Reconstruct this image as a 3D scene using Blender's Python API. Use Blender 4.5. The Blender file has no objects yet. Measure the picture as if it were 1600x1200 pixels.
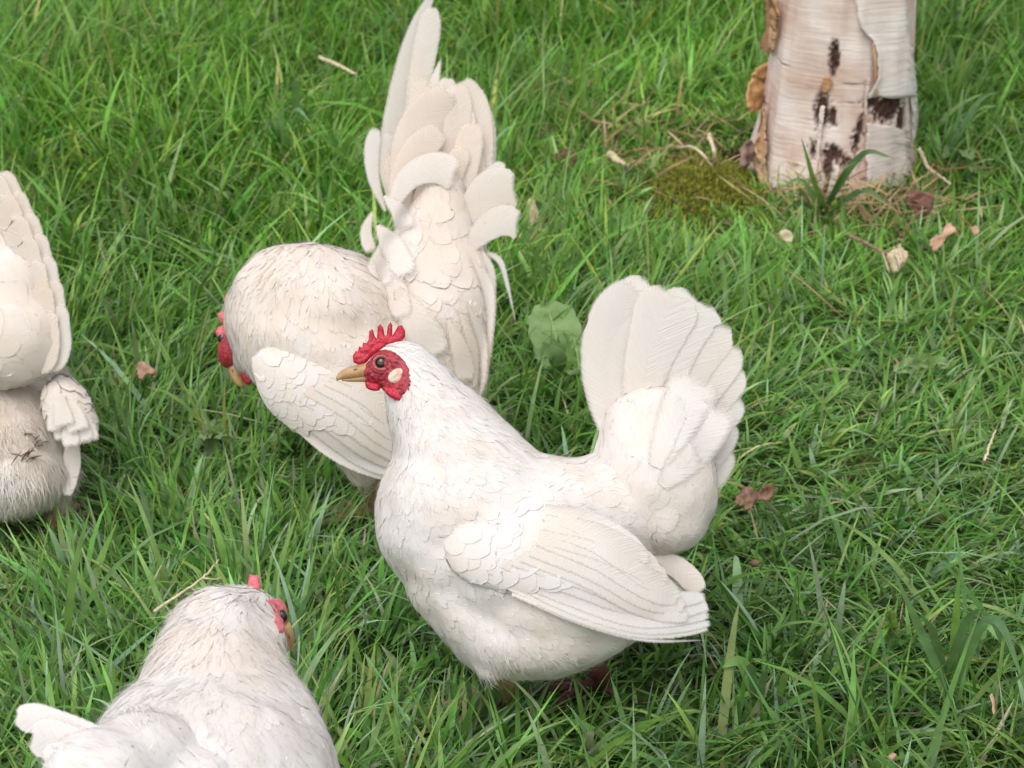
import bpy, bmesh, math, random
import numpy as np
from mathutils import Vector, Matrix, noise
from mathutils.bvhtree import BVHTree
from mathutils.geometry import delaunay_2d_cdt

R = math.radians
rng = np.random.default_rng(7)
random.seed(7)
scene = bpy.context.scene
COL = scene.collection

# ------------------------------------------------------------------ camera
CAM_H, PITCH, FPX = 0.80, R(25.0), 3465.0
cam_data = bpy.data.cameras.new('camera')
cam = bpy.data.objects.new('camera', cam_data)
COL.objects.link(cam)
cam.location = (0, 0, CAM_H)
cam.rotation_euler = (math.pi / 2 - PITCH, 0, 0)
cam_data.sensor_width = 36.0
cam_data.lens = 36.0 * FPX / 1600.0
cam_data.clip_start = 0.05
cam_data.clip_end = 300
cam_data.dof.use_dof = True
cam_data.dof.focus_distance = 1.33
cam_data.dof.aperture_fstop = 22.0
scene.camera = cam

# ------------------------------------------------------------------ light
SUN_EL, SUN_AZ = R(62), R(205)          # azimuth clockwise from +Y
world = bpy.data.worlds.new('World')
scene.world = world
world.use_nodes = True
wn, wl = world.node_tree.nodes, world.node_tree.links
wn.clear()
sky = wn.new('ShaderNodeTexSky')
sky.sky_type = 'NISHITA'
sky.sun_disc = False
sky.sun_elevation = SUN_EL
sky.sun_rotation = SUN_AZ
sky.dust_density = 3.0
hs = wn.new('ShaderNodeHueSaturation')   # overcast: cloud takes most of the blue out
hs.inputs['Saturation'].default_value = 0.16
bg = wn.new('ShaderNodeBackground')
bg.inputs['Strength'].default_value = 0.15
wo = wn.new('ShaderNodeOutputWorld')
wl.new(sky.outputs[0], hs.inputs['Color'])
wl.new(hs.outputs[0], bg.inputs['Color'])
wl.new(bg.outputs[0], wo.inputs['Surface'])
sd = bpy.data.lights.new('sun', 'SUN')
sd.energy = 0.5
sd.angle = R(50)
sd.color = (1.0, 0.95, 0.89)
sun = bpy.data.objects.new('sun', sd)
COL.objects.link(sun)
sdir = Vector((math.sin(SUN_AZ) * math.cos(SUN_EL), math.cos(SUN_AZ) * math.cos(SUN_EL), math.sin(SUN_EL)))
sun.location = sdir * 20
sun.rotation_euler = (-sdir).to_track_quat('-Z', 'Y').to_euler()
vs = scene.view_settings
vs.view_transform = 'Standard'
vs.look = 'None'
vs.gamma = 1.0
vs.use_curve_mapping = False
vs.exposure = 0.72
scene.cycles.use_denoising = True
scene.cycles.max_bounces = 8
scene.cycles.transparent_max_bounces = 24

# ------------------------------------------------------------------ pixel helpers (directions of the photograph)
RIGHT = np.array([1.0, 0, 0])
UP = np.array([0, math.sin(PITCH), math.cos(PITCH)])
FWD = np.array([0, math.cos(PITCH), -math.sin(PITCH)])
CAM = np.array([0, 0, CAM_H])


def pxd(px, py, d):
    """point on the pixel's ray at camera depth d"""
    return CAM + d * (FWD + (px - 800) / FPX * RIGHT - (py - 600) / FPX * UP)


def G(px, py, z=0.0):
    """point on the pixel's ray at height z"""
    r = FWD + (px - 800) / FPX * RIGHT - (py - 600) / FPX * UP
    return CAM + r * ((z - CAM_H) / r[2])


def to_px(p):
    q = np.asarray(p) - CAM
    d = q @ FWD
    return 800 + FPX * (q @ RIGHT) / d, 600 - FPX * (q @ UP) / d


def norm(v):
    v = np.asarray(v, float)
    return v / (np.linalg.norm(v, axis=-1, keepdims=True) + 1e-12)


# ------------------------------------------------------------------ materials
def new_mat(name):
    m = bpy.data.materials.new(name)
    m.use_nodes = True
    m.node_tree.nodes.clear()
    return m, m.node_tree.nodes, m.node_tree.links


def N(nodes, kind, **kw):
    n = nodes.new(kind)
    for k, v in kw.items():
        if k in n.inputs:
            n.inputs[k].default_value = v
        else:
            setattr(n, k, v)
    return n


def ramp(nodes, stops):
    r = nodes.new('ShaderNodeValToRGB')
    e = r.color_ramp.elements
    while len(e) < len(stops):
        e.new(0.5)
    for i, (p, c) in enumerate(stops):
        e[i].position = p
        e[i].color = (*c, 1) if len(c) == 3 else c
    return r


def feather_mat(name, white=(0.695, 0.664, 0.658), cream=(0.67, 0.545, 0.43), barb=0.35, transl=0.25, fray=0.0):
    m, n, l = new_mat(name)
    uv = N(n, 'ShaderNodeUVMap', uv_map='uv')
    sep = N(n, 'ShaderNodeSeparateXYZ')
    l.new(uv.outputs[0], sep.inputs[0])
    ab = N(n, 'ShaderNodeMath', operation='ABSOLUTE')
    l.new(sep.outputs[0], ab.inputs[0])
    mul = N(n, 'ShaderNodeMath', operation='MULTIPLY')
    mul.inputs[1].default_value = 0.9
    l.new(ab.outputs[0], mul.inputs[0])
    ph = N(n, 'ShaderNodeMath', operation='SUBTRACT')
    l.new(sep.outputs[1], ph.inputs[0])
    l.new(mul.outputs[0], ph.inputs[1])
    geo = N(n, 'ShaderNodeNewGeometry')
    com = N(n, 'ShaderNodeCombineXYZ')
    sc = N(n, 'ShaderNodeMath', operation='MULTIPLY')
    sc.inputs[1].default_value = 9.0
    l.new(ph.outputs[0], sc.inputs[0])
    l.new(sc.outputs[0], com.inputs[0])
    sx = N(n, 'ShaderNodeMath', operation='MULTIPLY')
    sx.inputs[1].default_value = 0.7
    l.new(sep.outputs[0], sx.inputs[0])
    l.new(sx.outputs[0], com.inputs[1])
    oi = N(n, 'ShaderNodeObjectInfo')
    ro = N(n, 'ShaderNodeMath', operation='MULTIPLY')
    ro.inputs[1].default_value = 37.0
    l.new(oi.outputs['Random'], ro.inputs[0])
    l.new(ro.outputs[0], com.inputs[2])
    bt = N(n, 'ShaderNodeTexNoise', Scale=1.0, Detail=2.5)
    l.new(com.outputs[0], bt.inputs['Vector'])
    bump = N(n, 'ShaderNodeBump', Strength=barb, Distance=0.0012)
    l.new(bt.outputs['Fac'], bump.inputs['Height'])
    # colour: white towards cream by the feather's own tint and large patches
    big = N(n, 'ShaderNodeTexNoise', Scale=26.0, Detail=3.0)
    l.new(geo.outputs['Position'], big.inputs['Vector'])
    bm = N(n, 'ShaderNodeMapRange')
    bm.inputs['From Min'].default_value = 0.38
    bm.inputs['From Max'].default_value = 0.72
    bm.inputs['To Max'].default_value = 0.26
    l.new(big.outputs['Fac'], bm.inputs['Value'])
    at = N(n, 'ShaderNodeAttribute', attribute_name='tint')
    add = N(n, 'ShaderNodeMath', operation='ADD', use_clamp=True)
    l.new(at.outputs['Fac'], add.inputs[0])
    l.new(bm.outputs[0], add.inputs[1])
    bs = N(n, 'ShaderNodeMath', operation='MULTIPLY_ADD', use_clamp=True)
    l.new(bt.outputs['Fac'], bs.inputs[0])
    bs.inputs[1].default_value = 0.25
    sub = N(n, 'ShaderNodeMath', operation='SUBTRACT')
    l.new(add.outputs[0], sub.inputs[0])
    sub.inputs[1].default_value = 0.12
    l.new(sub.outputs[0], bs.inputs[2])
    mix = N(n, 'ShaderNodeMixRGB')
    mix.inputs['Color1'].default_value = (*white, 1)
    mix.inputs['Color2'].default_value = (*cream, 1)
    l.new(bs.outputs[0], mix.inputs['Fac'])
    # small specks of soil
    spk = N(n, 'ShaderNodeTexNoise', Scale=170.0, Detail=2.0)
    l.new(geo.outputs['Position'], spk.inputs['Vector'])
    spr = ramp(n, [(0.76, (0, 0, 0)), (0.80, (1, 1, 1))])
    l.new(spk.outputs['Fac'], spr.inputs[0])
    dm = N(n, 'ShaderNodeMixRGB')
    dm.inputs['Color2'].default_value = (0.40, 0.29, 0.20, 1)
    dk = N(n, 'ShaderNodeMath', operation='MULTIPLY')
    dk.inputs[1].default_value = 0.5
    l.new(spr.outputs[0], dk.inputs[0])
    l.new(dk.outputs[0], dm.inputs['Fac'])
    l.new(mix.outputs[0], dm.inputs['Color1'])
    p = N(n, 'ShaderNodeBsdfPrincipled', Roughness=0.62)
    p.inputs['Specular IOR Level'].default_value = 0.25
    p.inputs['Sheen Weight'].default_value = 0.12
    l.new(dm.outputs[0], p.inputs['Base Color'])
    l.new(bump.outputs[0], p.inputs['Normal'])
    out = N(n, 'ShaderNodeOutputMaterial')
    if transl > 0:
        t = N(n, 'ShaderNodeBsdfTranslucent')
        l.new(dm.outputs[0], t.inputs['Color'])
        ms = N(n, 'ShaderNodeMixShader')
        ms.inputs[0].default_value = transl
        l.new(p.outputs[0], ms.inputs[1])
        l.new(t.outputs[0], ms.inputs[2])
        if fray > 0:
            # barbs thin out and part towards the rim of the vane
            ed = N(n, 'ShaderNodeAttribute', attribute_name='edge')
            fz = N(n, 'ShaderNodeMath', operation='MULTIPLY_ADD')
            l.new(bt.outputs['Fac'], fz.inputs[0])
            fz.inputs[1].default_value = 1.1 * fray
            fz.inputs[2].default_value = -0.62 * fray
            fa = N(n, 'ShaderNodeMath', operation='ADD')
            l.new(ed.outputs['Fac'], fa.inputs[0])
            l.new(fz.outputs[0], fa.inputs[1])
            fm = N(n, 'ShaderNodeMapRange', interpolation_type='SMOOTHSTEP')
            fm.inputs['From Max'].default_value = 0.75
            l.new(fa.outputs[0], fm.inputs['Value'])
            tr = N(n, 'ShaderNodeBsdfTransparent')
            mt = N(n, 'ShaderNodeMixShader')
            l.new(fm.outputs[0], mt.inputs[0])
            l.new(tr.outputs[0], mt.inputs[1])
            l.new(ms.outputs[0], mt.inputs[2])
            l.new(mt.outputs[0], out.inputs['Surface'])
        else:
            l.new(ms.outputs[0], out.inputs['Surface'])
    else:
        l.new(p.outputs[0], out.inputs['Surface'])
    return m


def skin_mat(name, c1, c2, rough=0.45, scale=420.0, bumpd=0.0012, sss=0.25, spec=0.4, strength=0.6):
    m, n, l = new_mat(name)
    geo = N(n, 'ShaderNodeNewGeometry')
    no = N(n, 'ShaderNodeTexNoise', Scale=scale, Detail=3.0)
    l.new(geo.outputs['Position'], no.inputs['Vector'])
    vo = N(n, 'ShaderNodeTexVoronoi', Scale=scale * 2.2)
    l.new(geo.outputs['Position'], vo.inputs['Vector'])
    r = ramp(n, [(0.32, c1), (0.66, c2)])
    l.new(no.outputs['Fac'], r.inputs[0])
    ad = N(n, 'ShaderNodeMath', operation='MULTIPLY_ADD')
    l.new(vo.outputs['Distance'], ad.inputs[0])
    ad.inputs[1].default_value = 0.5
    l.new(no.outputs['Fac'], ad.inputs[2])
    b = N(n, 'ShaderNodeBump', Strength=strength, Distance=bumpd)
    l.new(ad.outputs[0], b.inputs['Height'])
    p = N(n, 'ShaderNodeBsdfPrincipled', Roughness=rough)
    p.inputs['Specular IOR Level'].default_value = spec
    p.inputs['Subsurface Weight'].default_value = sss
    p.inputs['Subsurface Radius'].default_value = (0.004, 0.0012, 0.0008)
    p.inputs['Subsurface Scale'].default_value = 0.6
    l.new(r.outputs[0], p.inputs['Base Color'])
    l.new(b.outputs[0], p.inputs['Normal'])
    out = N(n, 'ShaderNodeOutputMaterial')
    l.new(p.outputs[0], out.inputs['Surface'])
    return m


def leaf_mat(name, attr=None, c1=(0.05, 0.1, 0.02), c2=(0.1, 0.16, 0.05), rough=0.4, transl=0.3, scale=120.0, spec=0.5):
    m, n, l = new_mat(name)
    geo = N(n, 'ShaderNodeNewGeometry')
    no = N(n, 'ShaderNodeTexNoise', Scale=scale, Detail=3.0)
    l.new(geo.outputs['Position'], no.inputs['Vector'])
    if attr:
        a = N(n, 'ShaderNodeAttribute', attribute_name=attr)
        hv = N(n, 'ShaderNodeHueSaturation')
        mr = N(n, 'ShaderNodeMapRange')
        mr.inputs['From Min'].default_value = 0.3
        mr.inputs['From Max'].default_value = 0.7
        mr.inputs['To Min'].default_value = 0.78
        mr.inputs['To Max'].default_value = 1.25
        l.new(no.outputs['Fac'], mr.inputs['Value'])
        l.new(mr.outputs[0], hv.inputs['Value'])
        l.new(a.outputs['Color'], hv.inputs['Color'])
        colout = hv.outputs[0]
    else:
        r = ramp(n, [(0.3, c1), (0.7, c2)])
        l.new(no.outputs['Fac'], r.inputs[0])
        colout = r.outputs[0]
    p = N(n, 'ShaderNodeBsdfPrincipled', Roughness=rough)
    p.inputs['Specular IOR Level'].default_value = spec
    l.new(colout, p.inputs['Base Color'])
    t = N(n, 'ShaderNodeBsdfTranslucent')
    l.new(colout, t.inputs['Color'])
    ms = N(n, 'ShaderNodeMixShader')
    ms.inputs[0].default_value = transl
    l.new(p.outputs[0], ms.inputs[1])
    l.new(t.outputs[0], ms.inputs[2])
    out = N(n, 'ShaderNodeOutputMaterial')
    l.new(ms.outputs[0], out.inputs['Surface'])
    return m


M = {}
M['skin'] = feather_mat('white_undercoat', barb=0.0, transl=0.0)
M['plumage'] = feather_mat('white_plumage', barb=0.25, transl=0.06)
M['strand'] = feather_mat('white_strands', white=(0.72, 0.69, 0.675), cream=(0.68, 0.56, 0.44), barb=0.0, transl=0.0)
M['feather'] = feather_mat('white_covert_feather', white=(0.705, 0.676, 0.668), cream=(0.675, 0.555, 0.44), barb=0.38, transl=0.08, fray=0.6)
M['quill'] = feather_mat('white_quill_feather', white=(0.75, 0.725, 0.71), cream=(0.73, 0.595, 0.46), barb=0.42, transl=0.28, fray=0.5)
M['down'] = feather_mat('pale_down', white=(0.80, 0.77, 0.725), cream=(0.68, 0.58, 0.46), barb=0.1, transl=0.0)
M['red'] = skin_mat('red_skin', (0.20, 0.010, 0.022), (0.44, 0.050, 0.065), rough=0.42, scale=380)
M['comb'] = skin_mat('red_comb', (0.37, 0.006, 0.024), (0.52, 0.022, 0.05), rough=0.36, scale=300)
M['pink'] = skin_mat('pink_skin', (0.55, 0.10, 0.13), (0.66, 0.18, 0.2), rough=0.45, scale=300)
M['lobe'] = skin_mat('pale_ear_lobe', (0.58, 0.34, 0.26), (0.70, 0.60, 0.50), rough=0.5, scale=300)
M['beak'] = skin_mat('horn_beak', (0.34, 0.19, 0.085), (0.50, 0.32, 0.16), rough=0.38, scale=140, bumpd=0.0005, sss=0.1)
M['beak_dark'] = skin_mat('horn_dark', (0.16, 0.09, 0.05), (0.25, 0.14, 0.08), rough=0.4, scale=140, sss=0.0)
M['shank'] = skin_mat('scaly_shank', (0.20, 0.11, 0.065), (0.38, 0.25, 0.14), rough=0.55, scale=260, sss=0.0)
M['shank_red'] = skin_mat('dark_red_shank', (0.06, 0.016, 0.014), (0.13, 0.04, 0.032), rough=0.5, scale=260, sss=0.0)
M['eye'] = skin_mat('dark_eye', (0.012, 0.006, 0.004), (0.03, 0.012, 0.006), rough=0.06, scale=40, bumpd=0.0, sss=0.0, spec=0.7)
M['eye_ring'] = skin_mat('eye_ring', (0.33, 0.07, 0.07), (0.44, 0.13, 0.12), rough=0.45, scale=500)
M['dirt'] = skin_mat('dried_dirt', (0.09, 0.055, 0.035), (0.22, 0.14, 0.09), rough=0.8, scale=300, sss=0.0)
M['grass'] = leaf_mat('grass_blade', attr='col', rough=0.42, transl=0.40, scale=60, spec=0.45)


# ------------------------------------------------------------------ mesh helpers
def mk(name, verts, faces, mat, parent=None, base=None, uv=None, tint=None, edge=None, col=None, smooth=True, kind=None, label=None):
    v = np.asarray(verts, float).reshape(-1, 3)
    if base is not None:
        v = v - np.asarray(base)
    me = bpy.data.meshes.new(name)
    if isinstance(faces, np.ndarray):
        nf, k = faces.shape
        me.vertices.add(len(v))
        me.vertices.foreach_set('co', v.astype(np.float32).ravel())
        me.loops.add(nf * k)
        me.loops.foreach_set('vertex_index', faces.astype(np.int32).ravel())
        me.polygons.add(nf)
        me.polygons.foreach_set('loop_start', np.arange(0, nf * k, k, dtype=np.int32))
        me.update(calc_edges=True)
    else:
        me.from_pydata([tuple(p) for p in v], [], faces)
    if smooth:
        me.polygons.foreach_set('use_smooth', np.ones(len(me.polygons), dtype=bool))
    li = np.empty(len(me.loops), dtype=np.int32)
    me.loops.foreach_get('vertex_index', li)
    if uv is not None:
        ul = me.uv_layers.new(name='uv')
        ul.data.foreach_set('uv', np.asarray(uv, np.float32)[li].ravel())
    if tint is not None:
        a = me.attributes.new('tint', 'FLOAT', 'POINT')
        a.data.foreach_set('value', np.asarray(tint, np.float32))
    if edge is not None:
        a = me.attributes.new('edge', 'FLOAT', 'POINT')
        a.data.foreach_set('value', np.asarray(edge, np.float32))
    if col is not None:
        a = me.attributes.new('col', 'FLOAT_COLOR', 'POINT')
        c = np.ones((len(v), 4), np.float32)
        c[:, :3] = col
        a.data.foreach_set('color', c.ravel())
    me.validate()
    me.materials.append(mat)
    o = bpy.data.objects.new(name, me)
    COL.objects.link(o)
    if parent is not None:
        o.parent = parent
    if kind:
        o['kind'] = kind
    if label:
        o['label'] = label
    return o


def thing(name, label, cat, loc, group=None):
    o = bpy.data.objects.new(name, None)
    COL.objects.link(o)
    o.empty_display_size = 0.05
    o.location = loc
    o['label'] = label
    o['category'] = cat
    if group:
        o['group'] = group
    return o


def tag(o, label, cat, group=None):
    o['label'] = label
    o['category'] = cat
    if group:
        o['group'] = group
    return o


def catmull(P, n):
    P = np.asarray(P, float)
    if len(P) < 3:
        t = np.linspace(0, 1, n)[:, None]
        return P[0] * (1 - t) + P[-1] * t
    Q = np.vstack([2 * P[0] - P[1], P, 2 * P[-1] - P[-2]])
    s = np.linspace(0, len(P) - 1 - 1e-6, n)
    i = s.astype(int)
    t = (s - i)[:, None]
    a, b, c, d = Q[i], Q[i + 1], Q[i + 2], Q[i + 3]
    return 0.5 * (2 * b + (c - a) * t + (2 * a - 5 * b + 4 * c - d) * t ** 2 + (3 * b - a - 3 * c + d) * t ** 3)


def tube_mesh(C, r, nseg=12, ref=(0.1, 0.2, 1.0), r2=None, cap=True):
    C = np.asarray(C, float)
    r = np.broadcast_to(np.asarray(r, float), (len(C),))
    r2 = r if r2 is None else np.broadcast_to(np.asarray(r2, float), (len(C),))
    T = norm(np.gradient(C, axis=0))
    ref = norm(ref)
    A = norm(np.cross(T, ref))
    B = np.cross(A, T)
    th = np.linspace(0, 2 * math.pi, nseg, endpoint=False)
    V = C[:, None] + A[:, None] * (np.cos(th)[None, :, None] * r[:, None, None]) + B[:, None] * (np.sin(th)[None, :, None] * r2[:, None, None])
    V = V.reshape(-1, 3)
    F = []
    n = len(C)
    for i in range(n - 1):
        for j in range(nseg):
            k = (j + 1) % nseg
            F.append((i * nseg + j, i * nseg + k, (i + 1) * nseg + k, (i + 1) * nseg + j))
    if cap:
        V = np.vstack([V, C[0], C[-1]])
        a, b = n * nseg, n * nseg + 1
        for j in range(nseg):
            k = (j + 1) % nseg
            F.append((a, k, j))
            F.append((b, (n - 1) * nseg + j, (n - 1) * nseg + k))
    return V, F


def blob_tube(stations, n=28, nseg=24):
    """stations: (px, py, depth, radius_px, depth_radius_m)"""
    S = np.asarray(stations, float)
    I = catmull(S, n)
    C = np.array([pxd(a, b, d) for a, b, d in I[:, :3]])
    r1 = I[:, 3] * I[:, 2] / FPX
    r2 = I[:, 4]
    T = norm(np.gradient(C, axis=0))
    A = norm(np.cross(T, FWD))
    B = norm(np.cross(A, T))
    th = np.linspace(0, 2 * math.pi, nseg, endpoint=False)
    # rounded ends
    rows_c, rows_1, rows_2, rows_a, rows_b = [], [], [], [], []
    for ang in (80, 55, 28):
        k = math.cos(R(ang)); e = math.sin(R(ang))
        rows_c.append(C[0] - T[0] * r1[0] * 0.9 * e); rows_1.append(r1[0] * k); rows_2.append(r2[0] * k); rows_a.append(A[0]); rows_b.append(B[0])
    for i in range(n):
        rows_c.append(C[i]); rows_1.append(r1[i]); rows_2.append(r2[i]); rows_a.append(A[i]); rows_b.append(B[i])
    for ang in (28, 55, 80):
        k = math.cos(R(ang)); e = math.sin(R(ang))
        rows_c.append(C[-1] + T[-1] * r1[-1] * 0.9 * e); rows_1.append(r1[-1] * k); rows_2.append(r2[-1] * k); rows_a.append(A[-1]); rows_b.append(B[-1])
    Cc, r1, r2, A, B = map(np.array, (rows_c, rows_1, rows_2, rows_a, rows_b))
    V = Cc[:, None] + A[:, None] * (np.cos(th)[None, :, None] * r1[:, None, None]) + B[:, None] * (np.sin(th)[None, :, None] * r2[:, None, None])
    m = len(Cc)
    V = V.reshape(-1, 3)
    F = [(i * nseg + j, i * nseg + (j + 1) % nseg, (i + 1) * nseg + (j + 1) % nseg, (i + 1) * nseg + j) for i in range(m - 1) for j in range(nseg)]
    F.append(tuple(range(nseg))[::-1])
    F.append(tuple((m - 1) * nseg + j for j in range(nseg)))
    return V, F


def blob_ell(px, py, d, rx, ry, rd, rot=0.0, yaw=0.0):
    """ellipsoid: screen radii in px, depth radius in metres, rot in the picture plane, yaw tips its long axis in depth"""
    s = d / FPX
    c, q = math.cos(R(rot)), math.sin(R(rot))
    X = c * RIGHT - q * UP
    Yv = q * RIGHT + c * UP
    cy, sy = math.cos(R(yaw)), math.sin(R(yaw))
    X2 = cy * X + sy * FWD
    F2 = -sy * X + cy * FWD
    P = pxd(px, py, d)
    V, F = [], []
    nu, nv = 28, 16
    for i in range(1, nv):
        ph = math.pi * i / nv
        for j in range(nu):
            t = 2 * math.pi * j / nu
            V.append(P + X2 * rx * s * math.sin(ph) * math.cos(t) + F2 * rd * math.sin(ph) * math.sin(t) + Yv * ry * s * math.cos(ph))
    V.append(P + Yv * ry * s)
    V.append(P - Yv * ry * s)
    for i in range(nv - 2):
        for j in range(nu):
            k = (j + 1) % nu
            F.append((i * nu + j, i * nu + k, (i + 1) * nu + k, (i + 1) * nu + j))
    a, b = len(V) - 2, len(V) - 1
    for j in range(nu):
        k = (j + 1) % nu
        F.append((a, k, j))
        F.append((b, (nv - 2) * nu + j, (nv - 2) * nu + k))
    return np.array(V), F


def fuse(name, blobs, mat, parent, base, voxel=0.0032, smooth=10, tint=0.1, lump=0.0017):
    """one continuous skin over overlapping blobs"""
    V, F = [], []
    for v, f in blobs:
        o = len(V)
        V.extend(list(v))
        F.extend([tuple(i + o for i in q) for q in f])
    me = bpy.data.meshes.new('tmp')
    me.from_pydata([tuple(p - np.asarray(base)) for p in V], [], F)
    bm = bmesh.new()
    bm.from_mesh(me)
    bmesh.ops.recalc_face_normals(bm, faces=bm.faces)
    bm.to_mesh(me)
    bm.free()
    ob = bpy.data.objects.new('tmp', me)
    COL.objects.link(ob)
    r = ob.modifiers.new('r', 'REMESH')
    r.mode = 'VOXEL'
    r.voxel_size = voxel
    s = ob.modifiers.new('s', 'SMOOTH')
    s.factor = 0.5
    s.iterations = smooth
    dg = bpy.context.evaluated_depsgraph_get()
    out = bpy.data.meshes.new_from_object(ob.evaluated_get(dg))
    bpy.data.objects.remove(ob)
    # tracts of plumage make the coat softly uneven
    nv = len(out.vertices)
    co = np.empty(nv * 3, np.float32)
    out.vertices.foreach_get('co', co)
    no = np.empty(nv * 3, np.float32)
    out.vertices.foreach_get('normal', no)
    co, no = co.reshape(-1, 3), no.reshape(-1, 3)
    dsp = np.array([lump * (noise.noise(Vector(q) * 42) + 0.55 * noise.noise(Vector(q) * 95)) for q in co.tolist()], np.float32)
    out.vertices.foreach_set('co', (co + no * dsp[:, None]).ravel())
    out.update()
    out.name = name
    out.materials.clear()
    out.materials.append(mat)
    out.polygons.foreach_set('use_smooth', np.ones(len(out.polygons), dtype=bool))
    a = out.attributes.new('tint', 'FLOAT', 'POINT')
    a.data.foreach_set('value', np.full(len(out.vertices), tint, np.float32))
    o = bpy.data.objects.new(name, out)
    COL.objects.link(o)
    o.parent = parent
    return o


CELL = 0.0071
WARM = [0.0]      # how cream coloured the bird being built is as a whole


class Surf:
    """triangles of a fused skin in world space, for laying feathers on it"""
    def __init__(self, obj, base):
        me = obj.data
        n = len(me.vertices)
        v = np.empty(n * 3, np.float32)
        me.vertices.foreach_get('co', v)
        self.v = v.reshape(-1, 3).astype(float) + np.asarray(base)
        me.calc_loop_triangles()
        t = np.empty(len(me.loop_triangles) * 3, np.int32)
        me.loop_triangles.foreach_get('vertices', t)
        self.t = t.reshape(-1, 3)
        self.bvh = BVHTree.FromPolygons([tuple(p) for p in self.v], [tuple(int(i) for i in q) for q in self.t])
        a, b, c = self.v[self.t[:, 0]], self.v[self.t[:, 1]], self.v[self.t[:, 2]]
        cr = np.cross(b - a, c - a)
        self.area = np.linalg.norm(cr, axis=1) / 2
        self.n = norm(cr)

    def sample(self, n):
        f = rng.choice(len(self.t), n, p=self.area / self.area.sum())
        u, w = rng.random(n), rng.random(n)
        s = np.sqrt(u)
        a, b, c = self.v[self.t[f, 0]], self.v[self.t[f, 1]], self.v[self.t[f, 2]]
        P = a * (1 - s)[:, None] + b * (s * (1 - w))[:, None] + c * (s * w)[:, None]
        return P, self.n[f]

    def near(self, p):
        h = self.bvh.find_nearest(Vector(p))
        return np.array(h[0]), np.array(h[1])


def idw(ctrl, px, py, power=3.0):
    """ctrl rows: px, py, values..."""
    c = np.asarray(ctrl, float)
    d2 = (c[:, 0] - px) ** 2 + (c[:, 1] - py) ** 2 + 60.0
    w = d2 ** (-power / 2)
    return (w[:, None] * c[:, 2:]).sum(0) / w.sum()


def idw_many(ctrl, P, power=3.0):
    c = np.asarray(ctrl, float)
    Q = P - CAM
    d = Q @ FWD
    a, b = 800 + FPX * (Q @ RIGHT) / d, 600 - FPX * (Q @ UP) / d
    d2 = (c[None, :, 0] - a[:, None]) ** 2 + (c[None, :, 1] - b[:, None]) ** 2 + 60.0
    w = d2 ** (-power / 2)
    w /= w.sum(1, keepdims=True)
    return a, b, w @ c[:, 2:]


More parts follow.
